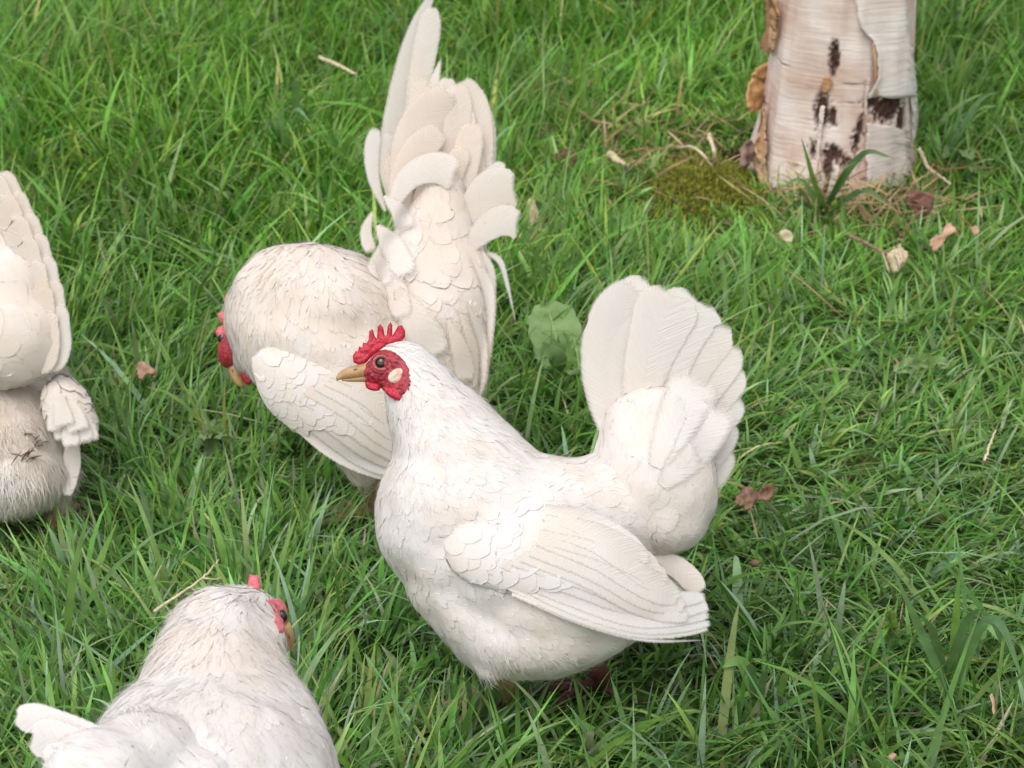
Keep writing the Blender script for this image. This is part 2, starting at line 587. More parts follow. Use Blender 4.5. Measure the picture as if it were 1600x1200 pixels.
# contour feathers: ctrl rows px, py, dx, dy, ddepth, spacing_mm, length_mm, width_mm, lift_mm, tint
def plumage(name, surf, ctrl, parent, base, n_try, skip=None, mat=None, point=0.0, kind='stuff', base_off=0.0):
    P, Nn = surf.sample(n_try)
    cell = {}
    V, UV, TI, ED, Fc = [], [], [], [], []
    rows = np.array([0.0, 0.25, 0.5, 0.7, 0.85, 0.95, 1.0])
    cols = np.array([-1.0, -0.62, 0.0, 0.62, 1.0])
    nr, nc = len(rows), len(cols)
    wr = np.where(rows < 0.55, 0.5 + 0.5 * np.sin(np.pi / 2 * rows / 0.55), np.sqrt(np.clip(1 - ((rows - 0.55) / 0.475) ** 2, 0, 1)))
    wp = np.where(rows < 0.35, 0.55 + 0.45 * rows / 0.35, np.clip((1 - rows) / 0.65, 0, 1) ** 0.75)
    faces = [(r * nc + c, (r + 1) * nc + c, (r + 1) * nc + c + 1, r * nc + c + 1) for r in range(nr - 1) for c in range(nc - 1)]
    faces = np.array(faces)
    count = 0
    PA, PB, PV = idw_many(ctrl, P)
    for p, n, a, b, vals in zip(P, Nn, PA.tolist(), PB.tolist(), PV.tolist()):
        dx, dy, dd, sp, L, W, lift, tint = vals[:8]
        sp, L, W, lift = sp / 1e3, L / 1e3, W / 1e3, lift / 1e3
        px_, py_, pz_ = p.tolist()
        key = (int(px_ / CELL), int(py_ / CELL), int(pz_ / CELL))
        ok = True
        for i in (-1, 0, 1):
            for j in (-1, 0, 1):
                for k in (-1, 0, 1):
                    for q in cell.get((key[0] + i, key[1] + j, key[2] + k), ()):
                        if (px_ - q[0]) ** 2 + (py_ - q[1]) ** 2 + (pz_ - q[2]) ** 2 < sp * sp:
                            ok = False
                            break
                    if not ok:
                        break
                if not ok:
                    break
            if not ok:
                break
        if not ok or (skip and skip(a, b, p)):
            continue
        cell.setdefault(key, []).append((px_, py_, pz_))
        t = dx * RIGHT - dy * UP + dd * FWD
        t = t - n * (t @ n)
        if np.linalg.norm(t) < 1e-4:
            continue
        t = norm(t + norm(np.cross(n, t)) * rng.normal(0, 0.13) * np.linalg.norm(t))
        s = np.cross(n, t)
        L *= rng.uniform(0.8, 1.2)
        W *= rng.uniform(0.95, 1.35)
        lf = 0.46 * lift * rng.uniform(0.5, 1.6)
        jit = rng.uniform(0, 0.0004)
        ww = wr * (1 - point) + wp * point
        bend = rng.normal(0, 0.12)
        u_ = (cols[None, :] * ww[:, None]) * (W / 2)
        v_ = rows[:, None] * (L - cols[None, :] ** 2 * L * 0.06)
        Q = p + t * v_[..., None] + s * (u_ + bend * L * rows[:, None] ** 2)[..., None]
        off = base_off * (0.3 + 0.7 * np.sqrt(rows))[:, None] + 0.0004 + jit + lf * (rows ** 1.4)[:, None] - 0.22 * lf * cols[None, :] ** 2 * (rows * ww)[:, None]
        fn = surf.bvh.find_nearest
        for q, o_ in zip(Q.reshape(-1, 3).tolist(), off.ravel().tolist()):
            h = fn(q)
            V.append(h[0] + h[1] * o_)
        UV.append(np.stack([u_ * 100, np.broadcast_to(rows[:, None] * L * 100 + count * 3.1, u_.shape)], 2).reshape(-1, 2))
        ED.append(np.clip(np.minimum((1 - np.abs(cols))[None, :] * ww[:, None] * W / 2 / 0.0034, ((1 - rows) * L / 0.0075)[:, None]), 0, 1).ravel())
        tt = tint + WARM[0] + rng.normal(0, 0.07)
        TI.extend([tt + 0.10 * (1 - x) - 0.05 for x in rows for _ in range(nc)])
        Fc.append(faces + count * nr * nc)
        count += 1
    if not count:
        return None
    F = np.vstack(Fc)
    o = mk(name, np.array(V), F, mat or M['plumage'], parent, base, uv=np.vstack(UV), tint=TI, edge=np.concatenate(ED))
    if kind:
        o['kind'] = kind
    return o


# fine down strands: ctrl rows px, py, dx, dy, ddepth, density(0..1), length_mm, lift(0..1), tint
def down(name, surf, ctrl, parent, base, n, skip=None, mat=None, width=0.00016):
    n = int(n * 0.55)
    P, Nn = surf.sample(n)
    A, B, VL = idw_many(ctrl, P)
    ok = rng.random(n) < VL[:, 3]
    if skip:
        ok &= ~np.array([bool(skip(a, b, p)) for a, b, p in zip(A, B, P)])
    P, Nn, VL = P[ok], Nn[ok], VL[ok]
    n = len(P)
    T = VL[:, :1] * RIGHT - VL[:, 1:2] * UP + VL[:, 2:3] * FWD
    T = norm(T - Nn * (T * Nn).sum(1, keepdims=True))
    S0 = np.cross(Nn, T)
    T = norm(T + S0 * rng.normal(0, 0.22, (n, 1)))
    S0 = np.cross(Nn, T)
    L = (VL[:, 4] / 1e3 * rng.uniform(0.6, 1.3, n))[:, None]
    lf = (0.5 * VL[:, 5] * rng.uniform(0.3, 1.5, n))[:, None]
    a1 = P + Nn * 0.0003
    a2 = P + T * L * 0.5 + Nn * (0.0010 + L * 0.5 * lf)
    a3 = P + T * L + Nn * (0.0012 + L * 0.75 * lf) + S0 * rng.normal(0, 0.12, (n, 1)) * L
    w = width * rng.uniform(0.6, 1.4, (n, 1))
    V = np.stack([a1 - S0 * w, a1 + S0 * w, a2 + S0 * w * 0.8, a2 - S0 * w * 0.8, a3], 1).reshape(-1, 3)
    tri = np.array([(0, 2, 1), (0, 3, 2), (3, 4, 2)])
    F = (tri[None] + (np.arange(n) * 5)[:, None, None]).reshape(-1, 3)
    TI = np.repeat(VL[:, 6] + WARM[0] + rng.normal(0, 0.06, n), 5)
    o = mk(name, V, F, mat or M['down'], parent, base, uv=np.zeros((n * 5, 2)), tint=TI)
    o['kind'] = 'stuff'
    return o


def big_feather(name, pts, width, parent, base, tint=0.1, tip='round', roll=0.0, cup=0.10, mat=None, rows=18, cols=7, base_w=0.35, fray=1.0, up_ref=None, lay=None, soft=1.0):
    """pts: (px, py, depth) along the shaft; width in px at the middle depth"""
    pts = np.asarray(pts, float)
    C = catmull(np.array([pxd(*p) for p in pts]), rows)
    W = width * pts[:, 2].mean() / FPX
    T = norm(np.gradient(C, axis=0))
    ref = -FWD if up_ref is None else norm(up_ref)
    S = norm(np.cross(T, ref))
    Nn = norm(np.cross(S, T))
    if roll:
        c, q = math.cos(R(roll)), math.sin(R(roll))
        S, Nn = S * c + Nn * q, Nn * c - S * q
    v = 1 - (1 - np.linspace(0, 1, rows)) ** 1.5
    C = np.stack([np.interp(v, np.linspace(0, 1, rows), C[:, k]) for k in range(3)], 1)
    if tip == 'round':
        k = 0.72
        w = np.where(v < k, base_w + (1 - base_w) * np.sin(np.pi / 2 * v / k) ** 0.9, np.sqrt(np.clip(1 - ((v - k) / (1.0 - k + 0.006)) ** 2.2, 0, 1)))
    elif tip == 'wide':
        k = 0.80
        w = np.where(v < k, base_w + (1 - base_w) * (v / k) ** 0.8, np.sqrt(np.clip(1 - ((v - k) / (1.0 - k + 0.006)) ** 2.4, 0, 1)))
    else:
        w = np.where(v < 0.35, base_w + (1 - base_w) * np.sin(np.pi / 2 * v / 0.35), np.clip((1 - v) / 0.65, 0, 1) ** 0.62)
    u = np.array([-1, -0.84, -0.5, 0, 0.5, 0.84, 1.0])
    cols = 7
    L = np.linalg.norm(np.diff(C, axis=0), axis=1).sum()
    s = np.concatenate([[0], np.cumsum(np.linalg.norm(np.diff(C, axis=0), axis=1))])
    ledge = 1 - 0.05 * fray * rng.random(rows)
    redge = 1 - 0.05 * fray * rng.random(rows)
    for e in (ledge, redge):
        if rng.random() < 0.35 * fray:
            e[rng.integers(int(rows * 0.5), rows - 2)] *= rng.uniform(0.82, 0.93)
    V, UV, TI, ED = [], [], [], []
    wob = rng.normal(0, 1, 4)
    for i in range(rows):
        for j, uu in enumerate(u):
            e = (ledge[i] if uu < 0 else redge[i]) if abs(uu) > 0.9 else 1
            off = -0.55 * cup * W * uu * uu * (0.4 + 0.6 * w[i]) + 0.012 * W * math.sin(7 * v[i] + 2.5 * uu + wob[0] * 3) * (abs(uu))
            sweep = -abs(uu) ** 1.5 * W * 0.16 * (v[i] ** 2)
            V.append(C[i] + S[i] * (uu * W / 2 * w[i] * e) + Nn[i] * off + T[i] * sweep * -0.4)
            UV.append((uu * W * 50 * w[i], s[i] * 100))
            TI.append(tint + WARM[0] + 0.13 * (1 - v[i]) ** 2 + 0.04 * wob[1])
            ED.append(min(1.0, (1 - abs(uu)) * w[i] * W / 2 / (0.0016 * soft), (1 - v[i]) * L / (0.0030 * soft)))
    if lay is not None:
        # let the vane rest on the coat beneath it
        su, o0, lift = lay
        V = np.array(V)
        D = (V - CAM) @ FWD
        H = D.copy()
        for q in range(len(V)):
            di = V[q] - CAM
            dl = np.linalg.norm(di)
            h = su.bvh.ray_cast(Vector(CAM), Vector(di / dl))
            if h[0] is not None:
                H[q] = (np.array(h[0]) - CAM) @ FWD - o0 - lift * v[q // cols] ** 1.3
        H = H.reshape(rows, cols)
        for _ in range(5):
            Hp = np.pad(H, 1, mode='edge')
            H = (Hp[:-2, 1:-1] + Hp[2:, 1:-1] + Hp[1:-1, :-2] + Hp[1:-1, 2:] + 2 * H) / 6
        V = CAM + (V - CAM) * (H.ravel() / D)[:, None]
    F = np.array([(i * cols + j, i * cols + j + 1, (i + 1) * cols + j + 1, (i + 1) * cols + j) for i in range(rows - 1) for j in range(cols - 1)])
    o = mk(name, np.array(V), F, mat or M['feather'], parent, base, uv=UV, tint=TI, edge=ED)
    return o


def cdt_poly(poly, step):
    poly = [Vector((float(a), float(b))) for a, b in poly]
    # densify outline
    out = []
    n = len(poly)
    for i in range(n):
        a, b = poly[i], poly[(i + 1) % n]
        k = max(1, int((b - a).length / step))
        out += [a.lerp(b, t / k) for t in range(k)]
    m = len(out)
    xs = [p.x for p in out]; ys = [p.y for p in out]

    def inside(x, y):
        c = False
        j = m - 1
        for i in range(m):
            if (out[i].y > y) != (out[j].y > y) and x < (out[j].x - out[i].x) * (y - out[i].y) / (out[j].y - out[i].y) + out[i].x:
                c = not c
            j = i
        return c
    O = np.array([(p.x, p.y) for p in out])
    pts = list(out)
    y = min(ys) + step / 2
    row = 0
    while y < max(ys):
        x = min(xs) + (step / 2 if row % 2 else 0)
        while x < max(xs):
            if inside(x, y) and np.min(((O - (x, y)) ** 2).sum(1)) > (0.45 * step) ** 2:
                pts.append(Vector((x, y)))
            x += step
        y += step * 0.87
        row += 1
    res = delaunay_2d_cdt(pts, [(i, (i + 1) % m) for i in range(m)], [list(range(m))], 1, 1e-6)
    P = np.array([(p.x, p.y) for p in res[0]])
    F = [tuple(f) for f in res[2]]
    dist = np.sqrt(np.min(((P[:, None] - O[None]) ** 2).sum(2), axis=1))
    return P, F, dist


def smooth_poly(poly, n=60):
    P = np.array(poly, float)
    P = np.vstack([P, P[:1]])
    return catmull(P, n + 1)[:-1]


def inflate(name, poly, step, mapf, nvec, thick, edge, mat, parent=None, base=None, bump=0.0, bscale=200.0, tint=None, label=None):
    """a rounded slab over an outline: mapf(px, py) -> world point, nvec its front normal, thick half thickness, edge px of rounding"""
    P, F, D = cdt_poly(poly, step)
    nvec = norm(nvec)
    h = thick * np.sqrt(np.clip(1 - (1 - np.clip(D / edge, 0, 1)) ** 2, 0, 1))
    W = np.array([mapf(a, b) for a, b in P])
    V, idx2 = list(W), {}
    Fr = []
    for i in range(len(P)):
        b = bump * noise.noise(Vector(W[i]) * bscale) * min(1, D[i] / edge)
        V[i] = W[i] + nvec * (h[i] + b)
    n0 = len(V)
    bmap = list(range(n0))
    for i in range(n0):
        if D[i] > 1e-4:
            bmap[i] = len(V)
            b = bump * noise.noise(Vector(W[i]) * bscale + Vector((5, 5, 5))) * min(1, D[i] / edge)
            V.append(W[i] - nvec * (h[i] + b))
    for f in F:
        Fr.append(f)
        Fr.append(tuple(bmap[i] for i in f)[::-1])
    # outline faces must look out
    a, b, c = (np.array(V[i]) for i in F[0][:3])
    if np.cross(b - a, c - a) @ nvec < 0:
        Fr = [f[::-1] for f in Fr]
    UV = [(0, 0)] * len(V)
    return mk(name, np.array(V), Fr, mat, parent, base, uv=UV, tint=[0.1 if tint is None else tint] * len(V), label=label)


def ball(name, c, rad, mat, parent, base, axes=None, label=None):
    nu, nv = 20, 12
    A = np.eye(3) if axes is None else np.asarray(axes)
    rad = np.broadcast_to(np.asarray(rad, float), (3,))
    V, F = [], []
    for i in range(1, nv):
        ph = math.pi * i / nv
        for j in range(nu):
            t = 2 * math.pi * j / nu
            q = np.array([math.sin(ph) * math.cos(t), math.sin(ph) * math.sin(t), math.cos(ph)]) * rad
            V.append(c + q @ A)
    V.append(c + np.array([0, 0, rad[2]]) @ A)
    V.append(c - np.array([0, 0, rad[2]]) @ A)
    for i in range(nv - 2):
        for j in range(nu):
            k = (j + 1) % nu
            F.append((i * nu + j, (i + 1) * nu + j, (i + 1) * nu + k, i * nu + k))
    a, b = len(V) - 2, len(V) - 1
    for j in range(nu):
        k = (j + 1) % nu
        F.append((a, j, k))
        F.append((b, (nv - 2) * nu + k, (nv - 2) * nu + j))
    return mk(name, np.array(V), F, mat, parent, base, label=label)


def leg(parent, base, hip, foot, toe_dir, mat, rad=0.0048):
    """short scaly shank with four toes on the ground; one mesh"""
    hip, foot = np.asarray(hip), np.asarray(foot)
    hock = hip * 0.45 + foot * 0.55 - norm(toe_dir) * 0.012
    C = catmull([hip, hock, foot + np.array([0, 0, 0.007])], 14)
    V, F = tube_mesh(C, np.linspace(rad * 1.6, rad, 14) * (1 + 0.06 * np.sin(np.arange(14) * 2.6)), 12)
    V, F = list(V), list(F)
    td = norm(toe_dir)
    sd_ = np.array([-td[1], td[0], 0])
    for ang, ln in ((-38, 0.034), (0, 0.042), (38, 0.034), (165, 0.018)):
        d = td * math.cos(R(ang)) + sd_ * math.sin(R(ang))
        f0 = foot + np.array([0, 0, 0.006])
        Cc = catmull([f0, f0 + d * ln * 0.5 + np.array([0, 0, 0.002]), foot + d * ln + np.array([0, 0, 0.0035]), foot + d * (ln + 0.007) + np.array([0, 0, 0.001])], 10)
        v, f = tube_mesh(Cc, [0.0042, 0.0040, 0.0036, 0.0038, 0.0034, 0.0031, 0.0033, 0.0026, 0.0017, 0.0006], 8)
        o = len(V)
        V += list(v)
        F += [tuple(i + o for i in q) for q in f]
    return mk('leg', np.array(V), F, mat, parent, base)


def beak(parent, base, root, tip, up, r, label=None, mat=None):
    """hooked upper mandible over a shorter lower one"""
    root, tip, up = np.asarray(root), np.asarray(tip), norm(up)
    ax = tip - root
    L = np.linalg.norm(ax)
    ax = ax / L
    up = norm(up - ax * (up @ ax))
    C = catmull([root - ax * L * 0.25, root + up * r * 0.15, root + ax * L * 0.55 + up * r * 0.20, root + ax * L * 0.88 - up * r * 0.02, tip - up * r * 0.35], 16)
    rr = r * np.array([1.0, 1.0, 0.99, .97, .94, .9, .85, .78, .70, .62, .53, .44, .34, .25, .16, .04])
    V, F = tube_mesh(C, rr * 0.72, 14, ref=up, r2=rr * 0.8)
    b = mk('beak', V, F, mat or M['beak'], parent, base, label=label)
    C2 = catmull([root - ax * L * 0.25 - up * r * 0.55, root - up * r * 0.6, root + ax * L * 0.45 - up * r * 0.50, root + ax * L * 0.80 - up * r * 0.38], 10)
    V, F = tube_mesh(C2, np.linspace(r * 0.55, r * 0.10, 10), 12, ref=up)
    mk('lower_mandible', V, F, mat or M['beak'], b)
    bpy.data.objects[b.name].children[0].data.transform(Matrix.Translation(-Vector(base)))
    side = np.cross(ax, up)
    for s in (-1, 1):
        q = root + ax * L * 0.22 + up * r * 0.42 + side * s * r * 0.55
        ball('nostril', q, (r * 0.24, r * 0.12, r * 0.10), M['beak_dark'], b, base, axes=[ax, side, up])
    return b


def skin_patch(name, surf, poly, step, mat, parent, base, thick=0.0012, side=-1, dref=1.3, bscale=500.0, bump=0.0006, edge=8.0):
    """bare skin laid over the head inside an outline, seen from one side"""
    P, F, D = cdt_poly(poly, step)
    V, ok = [], []
    for (a, b), d in zip(P, D):
        o = pxd(a, b, dref + side * 0.25)
        di = norm(pxd(a, b, dref) - o)
        h = surf.bvh.ray_cast(Vector(o), Vector(di))
        if h[0] is None:
            V.append((0, 0, 0)); ok.append(False); continue
        nn = np.array(h[1])
        if nn @ di > 0:
            nn = -nn
        k = min(1, d / edge)
        q = np.array(h[0])
        V.append(q + nn * (-0.0006 + (thick + 0.0006) * math.sqrt(k) + bump * k * noise.noise(Vector(q) * bscale)))
        ok.append(True)
    F = [f for f in F if all(ok[i] for i in f)]
    used = sorted({i for f in F for i in f})
    mp = {i: k for k, i in enumerate(used)}
    if not F:
        return None
    V = [V[i] for i in used]
    F = [tuple(mp[i] for i in f) for f in F]
    a, b, c = (np.array(V[i]) for i in F[0][:3])
    if np.cross(b - a, c - a) @ (FWD * side) < 0:
        F = [f[::-1] for f in F]
    return mk(name, np.array(V), F, mat, parent, base)



# ================================================================== THE SETTING
def ground_h(x, y):
    return 0.0


def make_ground():
    m, n, l = new_mat('soil_and_thatch')
    geo = N(n, 'ShaderNodeNewGeometry')
    a = N(n, 'ShaderNodeTexNoise', Scale=9.0, Detail=6.0)
    l.new(geo.outputs['Position'], a.inputs['Vector'])
    b = N(n, 'ShaderNodeTexNoise', Scale=140.0, Detail=4.0)
    l.new(geo.outputs['Position'], b.inputs['Vector'])
    r1 = ramp(n, [(0.35, (0.045, 0.085, 0.020)), (0.55, (0.070, 0.120, 0.028)), (0.75, (0.13, 0.11, 0.055))])
    l.new(a.outputs['Fac'], r1.inputs[0])
    r2 = ramp(n, [(0.35, (0.35, 0.35, 0.35)), (0.7, (1.4, 1.4, 1.4))])
    l.new(b.outputs['Fac'], r2.inputs[0])
    mu = N(n, 'ShaderNodeMixRGB', blend_type='MULTIPLY')
    mu.inputs['Fac'].default_value = 1.0
    l.new(r1.outputs[0], mu.inputs['Color1'])
    l.new(r2.outputs[0], mu.inputs['Color2'])
    bp = N(n, 'ShaderNodeBump', Strength=0.8, Distance=0.006)
    l.new(b.outputs['Fac'], bp.inputs['Height'])
    p = N(n, 'ShaderNodeBsdfPrincipled', Roughness=0.95)
    p.inputs['Specular IOR Level'].default_value = 0.1
    l.new(mu.outputs[0], p.inputs['Base Color'])
    l.new(bp.outputs[0], p.inputs['Normal'])
    o = N(n, 'ShaderNodeOutputMaterial')
    l.new(p.outputs[0], o.inputs['Surface'])
    xs = np.concatenate([[-80, -20, -6], np.linspace(-3, 3, 61), [6, 20, 80]])
    ys = np.concatenate([[-80, -20, -4], np.linspace(0, 6, 61), [9, 25, 120]])
    V = np.array([(x, y, 0.004 * noise.noise(Vector((x * 4, y * 4, 0))) - 0.004) for y in ys for x in xs])
    nx = len(xs)
    F = np.array([(j * nx + i, j * nx + i + 1, (j + 1) * nx + i + 1, (j + 1) * nx + i) for j in range(len(ys) - 1) for i in range(nx - 1)])
    g = mk('ground', V, F, m)
    g['kind'] = 'structure'
    return g


make_ground()

TRUNK = G(1300, 268)
# places where the turf is thin or trodden down: centre x, y, radii, tallest blade
FOOT = []


def footprint(px0, py0, rx, ry, tall):
    c = G(px0, py0)
    FOOT.append((c[0], c[1], rx, ry, tall))


footprint(850, 1085, 0.115, 0.048, 0.026)      # main hen
footprint(520, 785, 0.11, 0.05, 0.035)          # rooster
footprint(660, 790, 0.10, 0.06, 0.04)
footprint(5, 815, 0.075, 0.10, 0.022)           # hen at the left edge
FOOT.append((-0.19, 0.92, 0.13, 0.14, 0.03))   # front hen
FOOT.append((-0.155, 1.04, 0.07, 0.06, 0.10))
FOOT.append((TRUNK[0], TRUNK[1], 0.072, 0.072, 0.01))
footprint(1030, 280, 0.09, 0.08, 0.032)        # mossy bare patch
footprint(1120, 255, 0.06, 0.10, 0.012)
footprint(1400, 350, 0.10, 0.07, 0.03)
footprint(1090, 345, 0.075, 0.11, 0.020)



def fbm(x, y, s, seed):
    return np.array([noise.noise(Vector((a * s, b * s, seed))) for a, b in zip(x, y)])


def blades(x, y, L, W, az, lean, curl, twist, col, z0=None, nseg=5):
    """flat tapered blades that bend over; all arrays of one length"""
    n = len(x)
    t = np.linspace(0, 1, nseg + 1)
    ang = lean[:, None] + curl[:, None] * t[None] ** 1.3                 # angle from vertical
    ds = L[:, None] / nseg
    dr = np.concatenate([np.zeros((n, 1)), np.cumsum(np.sin(ang[:, :-1] * 0.5 + ang[:, 1:] * 0.5) * ds, 1)], 1)
    dz = np.concatenate([np.zeros((n, 1)), np.cumsum(np.cos(ang[:, :-1] * 0.5 + ang[:, 1:] * 0.5) * ds, 1)], 1)
    hx, hy = np.cos(az), np.sin(az)
    tw = az[:, None] + math.pi / 2 + twist[:, None] * t[None]
    cx = x[:, None] + dr * hx[:, None]
    cy = y[:, None] + dr * hy[:, None]
    cz = dz + (0 if z0 is None else z0[:, None])
    cz = np.maximum(cz, 0.002 + 0.004 * t[None])
    prof = np.array([0.72, 1.0, 0.98, 0.80, 0.48, 0.0]) if nseg == 5 else np.clip((1 - t) ** 0.7, 0, 1)
    w = W[:, None] * prof[None] / 2
    sx, sy = np.cos(tw), np.sin(tw)
    sz = 0.35 * np.sin(tw * 1.7 + twist[:, None] * 3)
    A = np.stack([cx - sx * w, cy - sy * w, cz - sz * w], 2)
    B = np.stack([cx + sx * w, cy + sy * w, cz + sz * w], 2)
    V = np.empty((n, 2 * nseg + 1, 3))
    V[:, 0:2 * nseg:2] = A[:, :nseg]
    V[:, 1:2 * nseg:2] = B[:, :nseg]
    V[:, 2 * nseg] = (A[:, nseg] + B[:, nseg]) / 2
    tri = []
    for i in range(nseg - 1):
        a = 2 * i
        tri += [(a, a + 1, a + 3), (a, a + 3, a + 2)]
    tri.append((2 * nseg - 2, 2 * nseg - 1, 2 * nseg))
    tri = np.array(tri)
    k = 2 * nseg + 1
    F = (tri[None] + (np.arange(n) * k)[:, None, None]).reshape(-1, 3)
    tv = np.repeat(t, 2)[:k]
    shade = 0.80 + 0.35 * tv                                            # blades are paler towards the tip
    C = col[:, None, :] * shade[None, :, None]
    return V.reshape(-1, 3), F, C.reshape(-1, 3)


PAL = 1.36 * np.array([(0.060, 0.155, 0.020), (0.100, 0.230, 0.032), (0.140, 0.275, 0.055), (0.195, 0.300, 0.130), (0.225, 0.335, 0.070), (0.44, 0.35, 0.19)])


def grass_colors(x, y, n, pw):
    i = rng.choice(len(PAL), n, p=pw)
    c = PAL[i] * rng.uniform(0.75, 1.3, (n, 1))
    c *= 1 + 0.10 * rng.normal(0, 1, (n, 3))
    f = fbm(x, y, 3.2, 11.0)
    c *= (1 + 0.35 * f)[:, None]
    # warmer, richer green away from the camera, greyer and bluer near it
    k = np.clip((y - 1.3) / 0.9, 0, 1)[:, None]
    near = c * np.array([1.08, 0.99, 1.32])
    far = c * np.array([0.98, 1.0, 0.72])
    return np.clip(near * (1 - k) + far * k, 0.004, 0.6)


def clamp_len(x, y, L):
    for cx, cy, rx, ry, tall in FOOT:
        d = np.sqrt(((x - cx) / rx) ** 2 + ((y - cy) / ry) ** 2)
        lim = tall + np.clip(d - 0.85, 0, 10) * 0.10
        L = np.minimum(L, lim * rng.uniform(0.75, 1.1, len(L)))
    return L


def lawn():
    Vs, Fs, Cs, off = [], [], [], 0

    def put(x, y, L, W, az, lean, curl, twist, pw):
        nonlocal off
        # mown shorter and trodden flat on the right, long and lush at the upper left
        rt = 1 / (1 + np.exp(-(x - 0.10 * y) / 0.07))
        md = np.exp(-((y - 1.75) / 0.42) ** 2)
        f = rt * md
        L = L * (1 - 0.42 * f + 0.12 * (1 - rt) * np.clip((y - 1.8) / 0.5, 0, 1))
        lean = lean + 0.35 * f
        W = W * (1 - 0.2 * f)
        L = clamp_len(x, y, L)
        ok = L > 0.006
        x, y, L, W, az, lean, curl, twist = (q[ok] for q in (x, y, L, W, az, lean, curl, twist))
        c = grass_colors(x, y, len(x), pw)
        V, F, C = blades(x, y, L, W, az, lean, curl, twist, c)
        Vs.append(V); Fs.append(F + off); Cs.append(C)
        off += len(V)

    def field(n, y0, y1, margin):
        # roots spread over the strip of lawn the lens can see, and some way past its edges
        y = rng.uniform(y0, y1, n * 2)
        half = 0.231 * (y * 0.906 + 0.34) + margin
        keep = rng.random(n * 2) < half / half.max()
        y = y[keep][:n]
        half = half[keep][:n]
        x = rng.uniform(-1, 1, len(y)) * half
        return x, y

    # tufts: blades that share a root and splay out
    nt = 5200
    tx, ty = field(nt, 0.92, 3.7, 0.22)
    hv = fbm(tx, ty, 2.3, 3.0)
    per = rng.integers(8, 22, len(tx))
    idx = np.repeat(np.arange(len(tx)), per)
    n = len(idx)
    ra = rng.uniform(0, 2 * math.pi, n)
    rr = 0.011 * np.sqrt(rng.random(n))
    x, y = tx[idx] + rr * np.cos(ra), ty[idx] + rr * np.sin(ra)
    tl = rng.uniform(0, 2 * math.pi, len(tx))
    dirn = fbm(tx, ty, 1.6, 21.0) * 5.0
    az = np.where(rng.random(n) < 0.55, ra + rng.normal(0, 0.5, n), dirn[idx] + rng.normal(0, 0.7, n))
    big = 1 + 0.35 * np.clip((ty - 1.6) / 1.0, 0, 1)
    L = np.clip(rng.lognormal(math.log(0.058), 0.32, n) * (1 + 0.55 * hv[idx]) * big[idx], 0.02, 0.15)
    W = np.clip(rng.lognormal(math.log(0.0029), 0.36, n), 0.0012, 0.0064)
    lean = np.abs(rng.normal(0.66, 0.33, n))
    curl = rng.gamma(2.0, 0.36, n)
    twist = rng.normal(0, 0.9, n)
    put(x, y, L, W, az, lean, curl, twist, [0.22, 0.30, 0.22, 0.17, 0.08, 0.01])

    # loose fine blades that fill between the tufts
    n = 80000
    x, y = field(n, 0.92, 3.7, 0.22)
    n = len(x)
    L = np.clip(rng.lognormal(math.log(0.045), 0.38, n), 0.015, 0.12)
    W = np.clip(rng.lognormal(math.log(0.0019), 0.35, n), 0.0009, 0.0042)
    az = fbm(x, y, 1.6, 21.0) * 5.0 + rng.normal(0, 1.3, n)
    put(x, y, L, W, az, np.abs(rng.normal(0.85, 0.38, n)), rng.gamma(2.0, 0.3, n), rng.normal(0, 0.9, n), [0.25, 0.30, 0.22, 0.14, 0.07, 0.02])

    # long broad blades that arch over the rest
    n = 2600
    x, y = field(n, 0.95, 3.6, 0.2)
    n = len(x)
    L = np.clip(rng.lognormal(math.log(0.105), 0.25, n), 0.05, 0.18)
    W = np.clip(rng.lognormal(math.log(0.0042), 0.28, n), 0.002, 0.0078)
    put(x, y, L, W, rng.uniform(0, 2 * math.pi, n), np.abs(rng.normal(0.75, 0.3, n)), rng.gamma(2.5, 0.36, n), rng.normal(0, 0.7, n), [0.12, 0.25, 0.25, 0.28, 0.10, 0.0])

    # the lawn past the edges of the view
    n = 30000
    x = rng.uniform(-3.0, 3.0, n)
    y = rng.uniform(-0.2, 6.5, n)
    half = 0.231 * (y * 0.906 + 0.34) + 0.2
    ok = (np.abs(x) > half) | (y > 3.65) | (y < 0.93)
    x, y = x[ok], y[ok]
    n = len(x)
    put(x, y, np.clip(rng.lognormal(math.log(0.075), 0.3, n), 0.03, 0.16), rng.uniform(0.004, 0.010, n), rng.uniform(0, 6.28, n), np.abs(rng.normal(0.5, 0.3, n)), rng.gamma(2.0, 0.35, n), rng.normal(0, 0.8, n), [0.22, 0.30, 0.24, 0.15, 0.08, 0.01])
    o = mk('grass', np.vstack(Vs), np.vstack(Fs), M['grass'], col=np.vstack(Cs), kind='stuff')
    tag(o, 'thick green lawn grass growing all over the ground', 'grass')


lawn()


